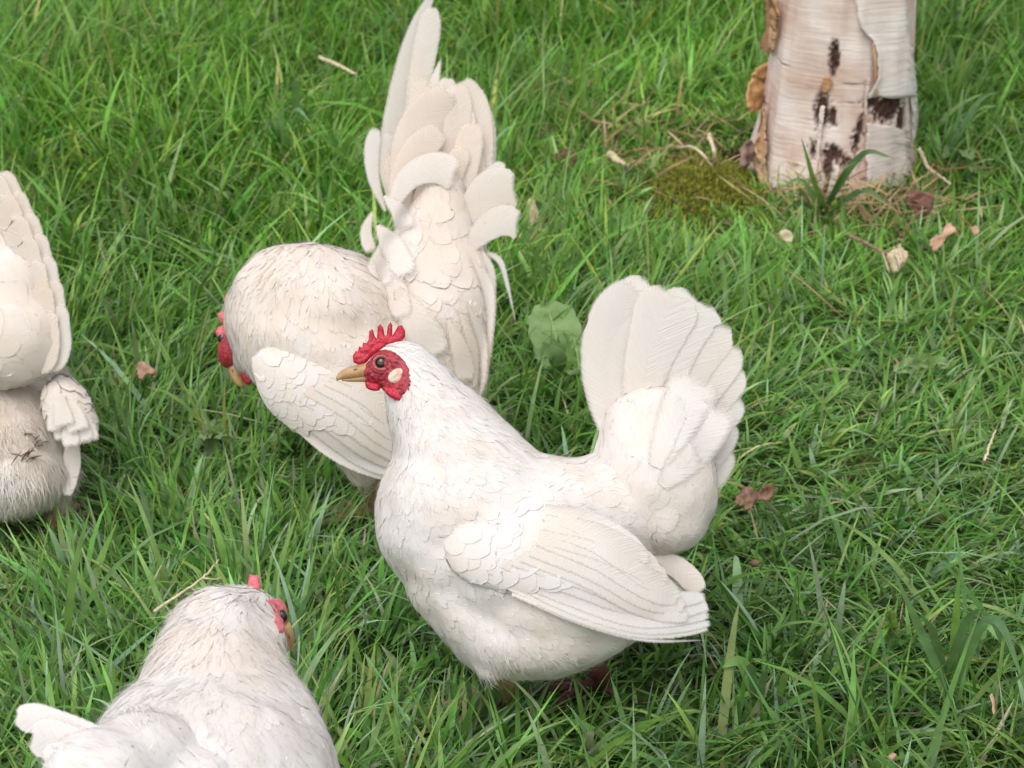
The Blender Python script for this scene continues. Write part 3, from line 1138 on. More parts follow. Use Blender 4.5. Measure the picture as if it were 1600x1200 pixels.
# ------------------------------------------------------------------ birch
def bark_mat(name, c_white, c_warm, line=0.75, scars=()):
    m, n, l = new_mat(name)
    tc = N(n, 'ShaderNodeTexCoord')
    mp = N(n, 'ShaderNodeMapping')
    mp.inputs['Scale'].default_value = (11, 11, 110)
    l.new(tc.outputs['Object'], mp.inputs['Vector'])
    ln = N(n, 'ShaderNodeTexNoise', Scale=1.0, Detail=4.0, Distortion=0.5)
    l.new(mp.outputs[0], ln.inputs['Vector'])
    lr = ramp(n, [(0.30, (1, 1, 1)), (0.37, (0, 0, 0))])
    l.new(ln.outputs['Fac'], lr.inputs[0])
    big = N(n, 'ShaderNodeTexNoise', Scale=16.0, Detail=5.0)
    l.new(tc.outputs['Object'], big.inputs['Vector'])
    br = ramp(n, [(0.40, c_white), (0.66, c_warm)])
    l.new(big.outputs['Fac'], br.inputs[0])
    mp2 = N(n, 'ShaderNodeMapping')
    mp2.inputs['Scale'].default_value = (25, 25, 420)
    l.new(tc.outputs['Object'], mp2.inputs['Vector'])
    fl = N(n, 'ShaderNodeTexNoise', Scale=1.0, Detail=3.0)
    l.new(mp2.outputs[0], fl.inputs['Vector'])
    fm = N(n, 'ShaderNodeMapRange')
    fm.inputs['From Min'].default_value = 0.3
    fm.inputs['From Max'].default_value = 0.7
    fm.inputs['To Min'].default_value = 0.84
    fm.inputs['To Max'].default_value = 1.06
    l.new(fl.outputs['Fac'], fm.inputs['Value'])
    mv = N(n, 'ShaderNodeMixRGB', blend_type='MULTIPLY')
    mv.inputs['Fac'].default_value = 1
    l.new(br.outputs[0], mv.inputs['Color1'])
    l.new(fm.outputs[0], mv.inputs['Color2'])
    mx = N(n, 'ShaderNodeMixRGB')
    k = N(n, 'ShaderNodeMath', operation='MULTIPLY')
    k.inputs[1].default_value = line
    l.new(lr.outputs[0], k.inputs[0])
    l.new(k.outputs[0], mx.inputs['Fac'])
    l.new(mv.outputs[0], mx.inputs['Color1'])
    mx.inputs['Color2'].default_value = (0.17, 0.09, 0.065, 1)
    col = mx.outputs[0]
    at = N(n, 'ShaderNodeAttribute', attribute_name='tint')
    sc = N(n, 'ShaderNodeMixRGB')
    l.new(at.outputs['Fac'], sc.inputs['Fac'])
    l.new(col, sc.inputs['Color1'])
    sn = N(n, 'ShaderNodeTexNoise', Scale=220.0, Detail=4.0)
    l.new(tc.outputs['Object'], sn.inputs['Vector'])
    sr = ramp(n, [(0.35, (0.022, 0.010, 0.009)), (0.65, (0.10, 0.045, 0.035))])
    l.new(sn.outputs['Fac'], sr.inputs[0])
    l.new(sr.outputs[0], sc.inputs['Color2'])
    ad = N(n, 'ShaderNodeMath', operation='SUBTRACT')
    l.new(fl.outputs['Fac'], ad.inputs[0])
    l.new(lr.outputs[0], ad.inputs[1])
    bp = N(n, 'ShaderNodeBump', Strength=0.4, Distance=0.0020)
    l.new(ad.outputs[0], bp.inputs['Height'])
    p = N(n, 'ShaderNodeBsdfPrincipled', Roughness=0.7)
    p.inputs['Specular IOR Level'].default_value = 0.25
    l.new(sc.outputs[0], p.inputs['Base Color'])
    l.new(bp.outputs[0], p.inputs['Normal'])
    o = N(n, 'ShaderNodeOutputMaterial')
    l.new(p.outputs[0], o.inputs['Surface'])
    return m


M['bark'] = bark_mat('birch_bark', (0.73, 0.63, 0.585), (0.56, 0.40, 0.32), line=0.85)
M['bark_white'] = bark_mat('birch_outer_bark', (0.76, 0.70, 0.67), (0.66, 0.55, 0.50), line=0.5)
M['bark_orange'] = bark_mat('birch_inner_bark', (0.62, 0.37, 0.17), (0.50, 0.25, 0.10), line=0.35)
M['bark_edge'] = bark_mat('birch_torn_edge', (0.60, 0.40, 0.24), (0.42, 0.22, 0.11), line=0.4)

M['twig_'] = bark_mat('birch_root_bark', (0.30, 0.21, 0.17), (0.16, 0.10, 0.08))
TD = (TRUNK - CAM) @ FWD
TS = TD / FPX        # metres per pixel at the trunk


def trunk_radius(th, z):
    r = TS * (103 + 12 * math.exp(-max(z, 0) / 0.12) - 8 * min(max(z, 0), 1.5))
    r += 0.016 * math.exp(-max(z, 0) / 0.035) * (0.6 + 0.4 * math.cos(3 * th + 0.6)) + 0.010 * math.exp(-max(z, 0) / 0.09) * max(0, -math.sin(th))
    r += 0.0055 * noise.noise(Vector((math.cos(th) * 2.2, math.sin(th) * 2.2, z * 6)))
    r += 0.0024 * noise.noise(Vector((math.cos(th) * 7, math.sin(th) * 7, z * 9 + 4)))
    r += 0.0050 * math.exp(-max(z, 0) / 0.05) * noise.noise(Vector((math.cos(th) * 12, math.sin(th) * 12, z * 14 + 9)))
    return r


def trunk_center(z):
    return np.array([TRUNK[0] + 4 * TS + 0.006 * z, TRUNK[1] + 0.01 * z, z])


def trunk_pt(th, z, off=0.0):
    """th: 0 faces the camera, + to the right"""
    c = trunk_center(z)
    r = trunk_radius(th, z) + off
    return c + np.array([math.sin(th) * r, -math.cos(th) * r, 0])


def trunk_tz(px, py):
    """which angle and height of the trunk a pixel of its front falls on"""
    th, z = 0.0, 0.1
    for _ in range(12):
        q = trunk_pt(th, z)
        a, b = to_px(q)
        r = trunk_radius(th, z)
        sn = np.clip(math.sin(th) + (px - a) * TS / r, -0.99, 0.99)
        th = math.asin(sn)
        z = max(-0.02, z + (b - py) * TS / math.cos(PITCH) * 0.9)
    return th, z


SCARS = [(1303, 92, 8, 24, 1.1), (1283, 172, 12, 24, 1.2), (1300, 185, 8, 14, 1.0), (1392, 168, 34, 22, 1.15), (1412, 185, 16, 26, 1.0), (1365, 160, 16, 10, 0.8),
         (1300, 242, 18, 12, 0.9), (1292, 262, 9, 18, 1.0), (1345, 200, 6, 16, 0.8), (1338, 222, 7, 14, 0.7), (1270, 235, 6, 12, 0.5), (1325, 255, 16, 8, 0.7), (1380, 260, 8, 14, 0.4)]
SC = [(*trunk_tz(a, b), c * TS, d * TS / math.cos(PITCH), e) for a, b, c, d, e in SCARS]


def make_birch():
    base = TRUNK.copy()
    t = thing('birch_tree', 'white birch trunk with peeling papery bark standing in the grass', 'tree', base)
    nth = 220
    zs = np.concatenate([np.linspace(-0.03, 0.34, 150), np.linspace(0.36, 1.9, 50)])
    ths = np.linspace(-math.pi, math.pi, nth, endpoint=False)
    V, TI = [], []
    for z in zs:
        for th in ths:
            s = 0.0
            for a, b, c, d, e in SC:
                r = trunk_radius(a, max(b, 0))
                q = ((th - a) * r / c) ** 2 + ((z - b) / d) ** 2
                if q < 4:
                    k = e * (1.15 - math.sqrt(q)) + 0.55 * noise.noise(Vector((th * 26, z * 240, 1))) + 0.35 * noise.noise(Vector((th * 60, z * 520, 7)))
                    s = max(s, min(1, max(0, k * 3)))
            V.append(trunk_pt(th, max(z, -0.03), -0.004 * s))
            TI.append(s)
    F = [(i * nth + j, i * nth + (j + 1) % nth, (i + 1) * nth + (j + 1) % nth, (i + 1) * nth + j) for i in range(len(zs) - 1) for j in range(nth)]
    n0 = len(V)
    V.append(trunk_center(zs[-1]) + np.array([0, 0, 0.01])); TI.append(0)
    F += [((len(zs) - 1) * nth + j, (len(zs) - 1) * nth + (j + 1) % nth, n0) for j in range(nth)]
    tr = mk('trunk', np.array(V), F, M['bark'], t, base, tint=TI)

    def sheet(name, left, right, off, curl_l, curl_r, mat, ny=36, nx=14, rag=3.0, thick=0.0012, label=None):
        """a loose sheet of bark between two px polylines on the trunk; curl lifts an edge off the wood"""
        Lp, Rp = catmull(left, ny), catmull(right, ny)
        Vv, Ff = [], []
        for side in (0, 1):
            for i in range(ny):
                jl = rag * noise.noise(Vector((i * 0.9, off * 900, 3)))
                jr = rag * noise.noise(Vector((i * 0.9, off * 900, 8)))
                for j in range(nx):
                    u = j / (nx - 1)
                    px = Lp[i, 0] * (1 - u) + Rp[i, 0] * u + jl * (1 - u) + jr * u
                    py = Lp[i, 1] * (1 - u) + Rp[i, 1] * u
                    py += rag * noise.noise(Vector((u * 4, i > ny / 2, off * 500))) * (1 if i in (0, ny - 1) else 0)
                    th, z = trunk_tz(px, py)
                    e = curl_l * max(0, 1 - u * 3.0) ** 2 + curl_r * max(0, 1 - (1 - u) * 3.0) ** 2
                    e *= 0.7 + 0.6 * noise.noise(Vector((i * 0.16, 2.2, off * 100)))
                    Vv.append(trunk_pt(th, z, off + max(e, -off) + (0 if side else -thick)))
        n1 = ny * nx
        for i in range(ny - 1):
            for j in range(nx - 1):
                a, b, c, d = i * nx + j, i * nx + j + 1, (i + 1) * nx + j + 1, (i + 1) * nx + j
                Ff.append((n1 + a, n1 + d, n1 + c, n1 + b))
                Ff.append((a, b, c, d))
        for i in range(ny - 1):
            for j in (0, nx - 1):
                a, d = i * nx + j, (i + 1) * nx + j
                Ff.append((a, d, n1 + d, n1 + a) if j == 0 else (a, n1 + a, n1 + d, d))
        for j in range(nx - 1):
            for i in (0, ny - 1):
                a, b = i * nx + j, i * nx + j + 1
                Ff.append((a, n1 + a, n1 + b, b) if i == 0 else (a, b, n1 + b, n1 + a))
        return mk(name, np.array(Vv), Ff, mat, t, base, tint=[0.0] * len(Vv), label=label)

    sheet('bark_sheet', [(1330, -60), (1336, 0), (1344, 40), (1362, 66), (1366, 110), (1352, 150)], [(1412, -60), (1410, 0), (1412, 50), (1418, 90), (1420, 120), (1424, 150)], 0.005, 0.006, 0.003, M['bark_white'], label='white outer bark flap on the right of the trunk')
    sheet('bark_sheet', [(1358, 66), (1362, 110), (1362, 150)], [(1366, 62), (1369, 110), (1368, 145)], 0.007, 0.002, -0.002, M['bark_edge'], nx=6)
    sheet('bark_sheet', [(1204, -60), (1202, 0), (1203, 60), (1196, 80)], [(1224, -60), (1222, 0), (1219, 50), (1216, 84)], 0.006, 0.010, 0.004, M['bark_edge'], nx=8)
    sheet('bark_sheet', [(1190, 172), (1192, 210), (1188, 250), (1198, 290)], [(1204, 168), (1206, 210), (1205, 250), (1210, 288)], 0.005, 0.004, 0.006, M['bark_edge'], nx=8)
    sheet('bark_sheet', [(1414, 72), (1416, 120), (1420, 160), (1424, 220)], [(1420, 72), (1421, 120), (1425, 160), (1430, 215)], 0.003, 0.001, 0.004, M['bark_white'], nx=7)
    sheet('bark_sheet', [(1283, 165), (1280, 200), (1277, 240), (1286, 285)], [(1290, 165), (1286, 200), (1282, 240), (1292, 285)], 0.002, 0.002, 0.004, M['bark'], nx=6)
    sheet('bark_sheet', [(1351, 120), (1348, 160), (1352, 200)], [(1358, 122), (1353, 160), (1357, 205)], 0.002, 0.003, 0.002, M['bark'], nx=6)
    sheet('bark_sheet', [(1352, 190), (1350, 230), (1352, 290)], [(1408, 200), (1412, 235), (1410, 290)], 0.004, 0.004, 0.006, M['bark_white'], nx=10)
    sheet('bark_sheet', [(1287, 122), (1284, 135), (1287, 144)], [(1298, 118), (1300, 132), (1296, 142)], 0.001, 0.001, 0.003, M['bark_edge'], nx=6, ny=10, rag=5.0)
    # curls of bark that stand off the left side: thin scrolls
    def scroll(axis, r0, turns, th0, mat, half=0.010, label=None):
        A = catmull([pxd(x, y, TD + dd) for x, y, dd in axis], 26)
        T = norm(np.gradient(A, axis=0))
        nu = 26
        V, F = [], []
        for i in range(26):
            e1 = norm(np.cross(T[i], FWD)); e2 = norm(np.cross(e1, T[i]))
            k = r0 * (0.85 + 0.10 * noise.noise(Vector((i * 0.25, r0 * 900, 0))) + 0.2 * math.sin(math.pi * i / 25))
            for th_ in (0, 1):
                for j in range(nu):
                    u = j / (nu - 1)
                    rr = k * (0.45 + 0.75 * u) - 0.0012 * th_ + 0.0012 * noise.noise(Vector((i * 0.35, j * 0.4, r0 * 300)))
                    ph = th0 + u * turns * 2 * math.pi
                    jag = 0.004 * noise.noise(Vector((j * 0.6, i > 12, 4.0))) * (1 if i in (0, 25) else 0)
                    V.append(A[i] + e1 * math.cos(ph) * rr + e2 * math.sin(ph) * rr + T[i] * jag)
        for i in range(25):
            for th_ in (0, 1):
                for j in range(nu - 1):
                    a_ = i * 2 * nu + th_ * nu + j
                    b_ = a_ + 2 * nu
                    F.append((a_, a_ + 1, b_ + 1, b_) if th_ else (a_, b_, b_ + 1, a_ + 1))
            for j in (0, nu - 1):
                a_ = i * 2 * nu + j
                F.append((a_, a_ + nu, a_ + 3 * nu, a_ + 2 * nu))
        return mk('bark_roll', np.array(V), F, mat, t, base, tint=[0.0] * len(V), label=label)
    def flake(poly, dd, mat, seed, thick=0.0022, crum=0.007, nv=None, label=None):
        """a stiff flake of bark standing off the trunk"""
        P = smooth_poly(poly, 46)
        c = P.mean(0)
        P = np.array([c + (q - c) * (1 + 0.13 * noise.noise(Vector((i * 0.8, seed, 0)))) for i, q in enumerate(P)])
        nv = norm(-FWD + 0.5 * RIGHT if nv is None else nv)

        def f(a_, b_):
            q = pxd(a_, b_, TD + dd + 0.0011 * (a_ - 1185))
            return q + nv * crum * (noise.noise(Vector(q) * 45 + Vector((seed, 0, 0))) + 0.6 * noise.noise(Vector(q) * 120))
        return inflate('bark_flake', P, 3.0, f, nv, thick, 3.0, mat, t, base, bump=0.001, bscale=200, label=label)
    flake([(1214, 94), (1192, 100), (1174, 116), (1182, 122), (1204, 124), (1216, 112)], -0.035, M['bark_orange'], 3.0)
    flake([(1176, 116), (1167, 140), (1166, 166), (1176, 178), (1190, 170), (1206, 178), (1212, 148), (1214, 116), (1192, 120)], -0.03, M['bark_orange'], 1.0, label='orange flake of peeled inner bark on the left of the trunk')
    flake([(1182, 212), (1198, 204), (1204, 232), (1200, 256), (1186, 262), (1178, 236)], -0.03, M['bark_edge'], 2.0, crum=0.010)
    flake([(1158, 232), (1168, 218), (1178, 236), (1170, 262), (1156, 258)], -0.02, M['twig_'], 5.0, crum=0.010)
    scroll([(1208, -30, -.03), (1207, 30, -.03), (1199, 82, -.03)], 0.006, 0.7, 2.0, M['bark_white'])
    return t


make_birch()


def soil_shade_patch():
    m = leaf_mat('soil_painted_shade', c1=(0.012, 0.008, 0.006), c2=(0.05, 0.03, 0.02), rough=0.95, transl=0.0, scale=140, spec=0.1)  # soil disc coloured very dark: shade of the root hollow painted in
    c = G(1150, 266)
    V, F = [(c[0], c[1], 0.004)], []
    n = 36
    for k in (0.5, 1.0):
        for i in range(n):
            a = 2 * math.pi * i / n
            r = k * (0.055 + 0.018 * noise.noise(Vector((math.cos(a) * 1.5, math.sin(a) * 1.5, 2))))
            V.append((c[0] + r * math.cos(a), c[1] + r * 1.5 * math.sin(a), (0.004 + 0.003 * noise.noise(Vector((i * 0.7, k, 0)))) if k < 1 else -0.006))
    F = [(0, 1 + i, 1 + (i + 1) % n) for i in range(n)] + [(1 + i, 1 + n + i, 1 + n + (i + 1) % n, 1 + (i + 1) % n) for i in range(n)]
    mk('soil_shade_patch', np.array(V), F, m)['kind'] = 'structure'


soil_shade_patch()

# ================================================================== THE CHICKENS
def mirror_depth(pts, d0, k=1.0):
    return [(a, b, 2 * d0 - d) for a, b, d in pts]


# ------------------------------------------------------------------ main hen, in profile facing left
def main_hen():
    d0 = 1.383
    base = G(840, 1105)
    t = thing('white_hen', 'white hen in full profile facing left in the middle, small red comb, fan tail raised', 'chicken', base, 'white chickens on the lawn')
    blobs = [
        blob_tube([(584, 582, d0, 20, 0.0085), (606, 572, d0, 32, 0.0130), (632, 574, d0, 42, 0.0155), (652, 606, d0, 56, 0.021), (683, 662, d0, 79, 0.031), (716, 724, d0, 103, 0.042), (752, 790, d0, 128, 0.054)]),
        blob_ell(702, 806, d0, 116, 128, 0.051),
        blob_ell(722, 868, d0, 118, 92, 0.050, rot=38),
        blob_ell(800, 860, d0, 150, 148, 0.061),
        blob_ell(858, 925, d0, 165, 118, 0.058),
        blob_tube([(700, 900, d0, 70, 0.04), (742, 960, d0, 62, 0.045), (790, 990, d0, 66, 0.05), (880, 990, d0, 62, 0.05), (975, 955, d0, 48, 0.036)]),
        blob_tube([(800, 960, d0 - 0.024, 60, 0.02), (778, 1010, d0 - 0.026, 40, 0.016), (766, 1048, d0 - 0.026, 20, 0.009)]),
        blob_tube([(900, 960, d0 + 0.024, 60, 0.02), (905, 1010, d0 + 0.026, 36, 0.015), (908, 1030, d0 + 0.026, 22, 0.010)]),
        blob_tube([(840, 800, d0, 92, 0.05), (920, 806, d0, 92, 0.042), (980, 790, d0, 92, 0.034)]),
    ]
    body = fuse('body', blobs, M['skin'], t, base, tint=0.1)
    S = Surf(body, base)
    tail = fuse('tail', [blob_ell(1022, 752, d0, 98, 112, 0.036, rot=-12), blob_ell(1020, 690, d0, 84, 88, 0.024), blob_ell(960, 800, d0, 70, 70, 0.036), blob_ell(1030, 800, d0, 78, 68, 0.032)], M['skin'], t, base, tint=0.22)
    ST = Surf(tail, base)

    def face_skip(a, b, p):
        return (a < 640 and b < 618 and ((a - 600) / 44) ** 2 + ((b - 582) / 40) ** 2 < 1) or (a < 585 and b < 620)

    #        px   py   dx    dy   dd  sp  L   W   lift tint
    ctrl = [(640, 545, 1.0, 0.45, 0, 2.0, 8, 2.6, .35, .02), (665, 580, .8, .7, 0, 2.2, 10, 3.0, .4, .02), (632, 630, .35, 1, 0, 2.2, 10, 3.0, .45, .03),
            (700, 620, .75, .75, 0, 2.7, 14, 3.8, .45, .06), (650, 690, .3, 1, 0, 2.8, 14, 4.2, .5, .06), (740, 670, .8, .65, 0, 3.2, 17, 4.6, .5, .10), (610, 690, .1, 1, 0, 2.7, 13, 4.2, .5, .03),
            (690, 740, .45, .9, 0, 3.8, 18, 7, .7, .10), (610, 760, .2, 1, 0, 3.6, 16, 7, .8, .03), (800, 710, .9, .45, 0, 4.2, 18, 7.5, .6, .06),
            (760, 780, .85, .6, 0, 4.8, 20, 10, 1.1, .08), (700, 820, .7, .75, 0, 4.8, 19, 10, 1.2, .06), (620, 840, .45, .95, 0, 4.4, 17, 8.5, .9, .03),
            (860, 730, .95, .3, 0, 4.2, 18, 8, .7, .06), (900, 740, .9, .1, 0, 3.8, 16, 7.5, .7, .12), (840, 800, .9, .4, 0, 4.8, 20, 10, 1.1, .08),
            (690, 920, .8, .6, 0, 4.6, 18, 8, .9, .06), (760, 980, .6, .8, 0, 4.0, 18, 6, .8, .12), (880, 1000, .8, .5, 0, 4.2, 18, 6.5, .8, .22), (970, 970, .95, .2, 0, 4.2, 18, 6.5, .8, .22),
            (900, 860, .9, .5, 0, 4.8, 20, 10, 1.0, .08), (980, 860, .9, .5, 0, 4.6, 18, 9, 1.0, .2)]
    plumage('body_plumage', S, ctrl, body, base, 60000, skip=face_skip)
    dctrl = [(650, 560, .9, .6, 0, .9, 8, .10, .03), (632, 630, .3, 1, 0, 1, 10, .14, .03), (680, 640, .6, .8, 0, .9, 12, .10, .05), (620, 720, .2, 1, 0, .8, 11, .12, .03), (740, 690, .8, .7, 0, .6, 12, .08, .06),
             (600, 800, .3, 1, 0, .5, 10, .12, .03), (800, 800, .9, .5, 0, .15, 8, .1, .05), (680, 950, .7, .7, 0, .5, 10, .16, .08), (760, 1000, .5, .9, 0, .6, 11, .14, .15), (770, 1045, .2, 1, 0, 1, 10, .25, .2), (880, 1020, .8, .6, 0, .6, 11, .16, .25), (980, 970, .9, .35, 0, .5, 10, .12, .25), (900, 730, .9, .1, 0, .3, 9, .1, .1)]
    down('down_strands', S, dctrl, body, base, 30000, skip=face_skip, mat=M['strand'])
    # tail cushion feathers radiate up and back
    tctrl = [(930, 720, .35, -1, 0, 4.2, 16, 8, .7, .10), (950, 780, .8, -.35, 0, 4.2, 14, 8, .8, .20), (1000, 690, .35, -1, 0, 5.5, 20, 15, 1.0, .16), (1060, 700, .55, -.85, 0, 6, 22, 16, 1.2, .14),
             (1010, 760, .7, -.5, 0, 5.5, 18, 13, 1.1, .20), (1080, 760, .8, -.5, 0, 5.5, 19, 14, 1.2, .18), (990, 830, .8, .25, 0, 4.6, 14, 10, 1.1, .26), (1050, 830, .9, -.1, 0, 4.8, 16, 11, 1.1, .28), (1110, 730, .5, -.9, 0, 5.5, 19, 12, 1.0, .2)]
    plumage('tail_coverts', ST, tctrl, tail, base, 26000)
    down('tail_down', ST, [(1000, 700, .4, -1, 0, .12, 9, .1, .1), (1050, 840, .9, .1, 0, .5, 9, .2, .2), (1100, 740, .8, -.6, 0, .5, 9, .2, .15)], tail, base, 7000, mat=M['strand'])
    # fan of tail quills, far one first; each lies a little nearer than the last
    fan = [([(970, 720), (940, 610), (950, 520), (998, 450)], 94, .02, -.000, -10), ([(980, 720), (970, 590), (988, 500), (1022, 446)], 104, .03, .001, -6),
           ([(1060, 810), (1108, 750), (1124, 700)], 66, .08, .006, 8), ([(1055, 790), (1104, 715), (1128, 655)], 76, .05, .005, 8), ([(1050, 765), (1100, 680), (1138, 612)], 86, .03, .004, 6), ([(1045, 740), (1098, 640), (1140, 566)], 92, .03, .003, 6),
           ([(1038, 728), (1088, 620), (1136, 532)], 92, .04, .002, 4), ([(1030, 725), (1070, 590), (1118, 498)], 100, .06, .001, 2), ([(1012, 720), (1040, 590), (1066, 510), (1092, 468)], 112, .10, -.001, 0), ([(992, 715), (1005, 600), (1028, 520), (1054, 456)], 110, .08, -.003, -2)]
    for pts, w, ti, dz, ro in fan:
        big_feather('tail_feather', [(a, b, d0 + dz) for a, b in pts], w, tail, base, tint=ti, roll=ro * 0.6, tip='wide', cup=0.03, base_w=0.3, mat=M['quill'], soft=2.4)
    for pts, w, ti, dz, ro in fan[1:6:2]:
        big_feather('tail_feather', [(a - 6, b + 14, d0 + 0.016 - dz * 0.3) for a, b in pts], w, tail, base, tint=ti, roll=ro, tip='wide', cup=-0.05, base_w=0.3, mat=M['quill'])
    for ci, (pts, w, ti) in enumerate([([(1035, 760), (1085, 700), (1128, 628)], 80, .05), ([(1025, 730), (1062, 650), (1094, 586)], 90, .07)]):
        big_feather('tail_covert', [(a, b, d0 - 0.010) for a, b in pts], w, tail, base, tint=ti, tip='round', cup=0.03, base_w=0.4, soft=4.0, lay=(ST, 0.0024 + 0.0003 * ci, 0.0008))

    # folded wings
    def wing(side):
        def wd(a, b):
            q = 0.0590 - 0.030 * ((a - 840) / 260) ** 2 - 0.012 * ((b - 900) / 110) ** 2 * (1 if b < 900 else 0.2)
            return d0 + side * q
        poly = smooth_poly([(690, 858), (702, 820), (750, 792), (810, 782), (880, 796), (940, 830), (1000, 880), (1046, 922), (1052, 958), (1000, 972), (920, 956), (840, 934), (770, 918), (715, 896)], 90)
        nv = -FWD * (-side)
        w = inflate('wing', poly, 7.0, wd and (lambda a, b: pxd(a, b, wd(a, b))), nv, 0.0050, 46.0, M['skin'], t, base, tint=0.08)
        SW = Surf(w, base)
        wc = [(720, 850, .8, .55, 0, 5.2, 19, 13, 1.0, .05), (760, 810, .85, .5, 0, 5.4, 20, 14, 1.0, .06), (830, 810, .85, .5, 0, 5.8, 21, 15, 1.0, .07), (800, 870, .85, .6, 0, 6.2, 22, 16, 1.1, .05), (880, 860, .8, .6, 0, 6.2, 22, 15, 1.1, .08),
              (740, 890, .9, .5, 0, 5.4, 20, 13, 1.0, .03), (860, 920, .9, .4, 0, 6, 22, 14, 1.0, .04), (950, 900, .8, .6, 0, 6, 22, 14, .9, .12)]
        plumage('wing_coverts', SW, wc, w, base, 20000, base_off=0.0009, skip=lambda a, b, p: a > 880 or b > 896 + 0.12 * (790 - a))
        k = 0
        quills = [([(800, 928), (910, 972), (1010, 1000), (1112, 1000)], 16, .02, .004, 'point'), ([(775, 905), (890, 958), (1000, 986), (1108, 982)], 28, .02, .0055, 'round'), ([(775, 893), (885, 945), (1000, 978), (1112, 974)], 31, .03, .0068, 'round'),
                  ([(765, 890), (890, 935), (1000, 968), (1110, 962)], 32, .03, .0080, 'round'), ([(785, 880), (900, 920), (1010, 955), (1108, 948)], 34, .02, .0092, 'round'), ([(800, 875), (910, 908), (1010, 940), (1104, 932)], 36, .03, .0104, 'round'),
                  ([(815, 868), (920, 905), (1000, 945), (1078, 966)], 40, .09, .0118, 'round'), ([(830, 858), (930, 892), (1005, 930), (1072, 950)], 46, .12, .0132, 'round'), ([(842, 840), (930, 868), (1000, 905), (1062, 938)], 54, .20, .0148, 'round'), ([(850, 818), (925, 838), (985, 872), (1040, 918)], 58, .17, .0164, 'round'), ([(850, 800), (910, 815), (965, 845), (1012, 884)], 50, .10, .0176, 'round')]
        for k, (pts, wdt, ti, dz, tip) in enumerate(quills):
            big_feather('wing_feather', [(a, b, wd(a, b) + side * (0.0055 + (dz - 0.004) * 0.3)) for a, b in pts], wdt, w, base, tint=ti, tip=tip, cup=0.06 * (1 if side < 0 else -1), base_w=0.6, rows=20, soft=1.5, lay=(SW, 0.0006 + 0.00034 * k, 0.0) if side < 0 else None)
    wing(-1)
    wing(1)
    for pts, w, ti, dd in [([(1000, 870), (1055, 885), (1098, 925)], 40, .3, -.012), ([(1000, 890), (1060, 920), (1104, 960)], 34, .15, -.006), ([(990, 880), (1040, 900), (1090, 940)], 40, .3, .01)]:
        big_feather('rear_covert', [(a, b, d0 + dd) for a, b in pts], w, body, base, tint=ti, cup=0.1, base_w=0.5)

    # head
    head_parts(t, base, S, d0)
    leg(t, base, pxd(768, 1040, d0 - 0.026), G(772, 1112), (-1, -0.1, 0), M['shank'])
    leg(t, base, pxd(908, 1025, d0 + 0.026), G(917, 1088), (-1, -0.1, 0), M['shank_red'])


def head_parts(t, base, S, d0):
    outline = [(570, 568), (578, 556), (592, 547), (608, 546), (622, 553), (634, 566), (642, 582), (643, 598), (639, 612), (630, 622), (618, 624), (606, 617), (596, 608), (584, 606), (572, 602), (566, 590), (565, 577)]
    for side in (-1, 1):
        f = skin_patch('face', S, smooth_poly(outline, 70), 1.8, M['red'], t, base, side=side, dref=d0, thick=0.0016, bump=0.0009, bscale=420)
        if not f:
            continue
        # eye
        o = pxd(596, 567, d0 + side * 0.25)
        di = norm(pxd(596, 567, d0) - o)
        h = S.bvh.ray_cast(Vector(o), Vector(di))
        hp = np.array(h[0]) if h[0] else pxd(596, 567, d0 + side * 0.014)
        ep = hp - di * 0.0012
        e = ball('eye', ep, (0.0036, 0.0036, 0.0022), M['eye'], t, base, axes=[RIGHT, UP, di])
        ring_c = [ep + (RIGHT * math.cos(a) * 0.0048 + UP * math.sin(a) * 0.0043) - di * 0.0009 for a in np.linspace(0, 2 * math.pi, 26)]
        for rr, rad, mt in ((1.0, 0.0011, M['eye_ring']), (1.38, 0.0008, M['red'])):
            C = np.array([ep + (q - ep) * rr + di * (0.0007 if rr > 1 else 0) for q in ring_c])
            v, fc = tube_mesh(C, rad, 8, ref=di, cap=False)
            mk('eyelid', v, fc, mt, e, base)
        o = pxd(622, 587, d0 + side * 0.25)
        h = S.bvh.ray_cast(Vector(o), Vector(norm(pxd(622, 587, d0) - o)))
        lp = np.array(h[0]) if h[0] else pxd(622, 587, d0 + side * 0.016)
        ball('ear_lobe', lp - di * 0.0010, (0.0066, 0.0046, 0.0024), M['lobe'], t, base, axes=[norm(RIGHT * 0.9 + UP * 0.42), norm(UP * 0.9 - RIGHT * 0.42), di])
        # wattle hanging from the jaw
        wp = smooth_poly([(598, 604), (612, 604), (628, 600), (642, 596), (642, 608), (634, 620), (624, 626), (612, 622), (603, 615)], 46)
        inflate('wattle', wp, 2.4, lambda a, b: pxd(a, b, d0 + side * (0.0155 + 0.00006 * (b - 600))), FWD * side, 0.0016, 6.0, M['comb'], t, base, bump=0.0008, bscale=260)
        inflate('wattle', smooth_poly([(570, 595), (582, 597), (594, 602), (592, 610), (580, 610), (572, 605)], 34), 2.2, lambda a, b: pxd(a, b, d0 + side * 0.009), FWD * side, 0.0018, 5.0, M['comb'], t, base, bump=0.0006, bscale=260)
    comb = [(552, 566), (551, 556), (556, 548), (559, 549), (561, 541), (566, 543), (567, 535), (573, 536), (576, 530), (577, 517), (582, 514), (586, 526), (589, 529), (590, 511), (594, 506), (599, 512), (601, 524), (604, 524), (606, 509), (610, 503), (613, 508), (613, 524), (617, 518), (622, 509), (628, 508), (633, 517), (633, 526), (628, 533), (618, 536), (604, 540), (590, 549), (580, 558), (572, 567), (560, 570)]
    inflate('comb', comb, 2.2, lambda a, b: pxd(a, b, d0), -FWD, 0.0019, 5.0, M['comb'], t, base, bump=0.0008, bscale=300)
    beak(t, base, pxd(566, 582, d0), pxd(525, 590, d0), UP, 0.0060)


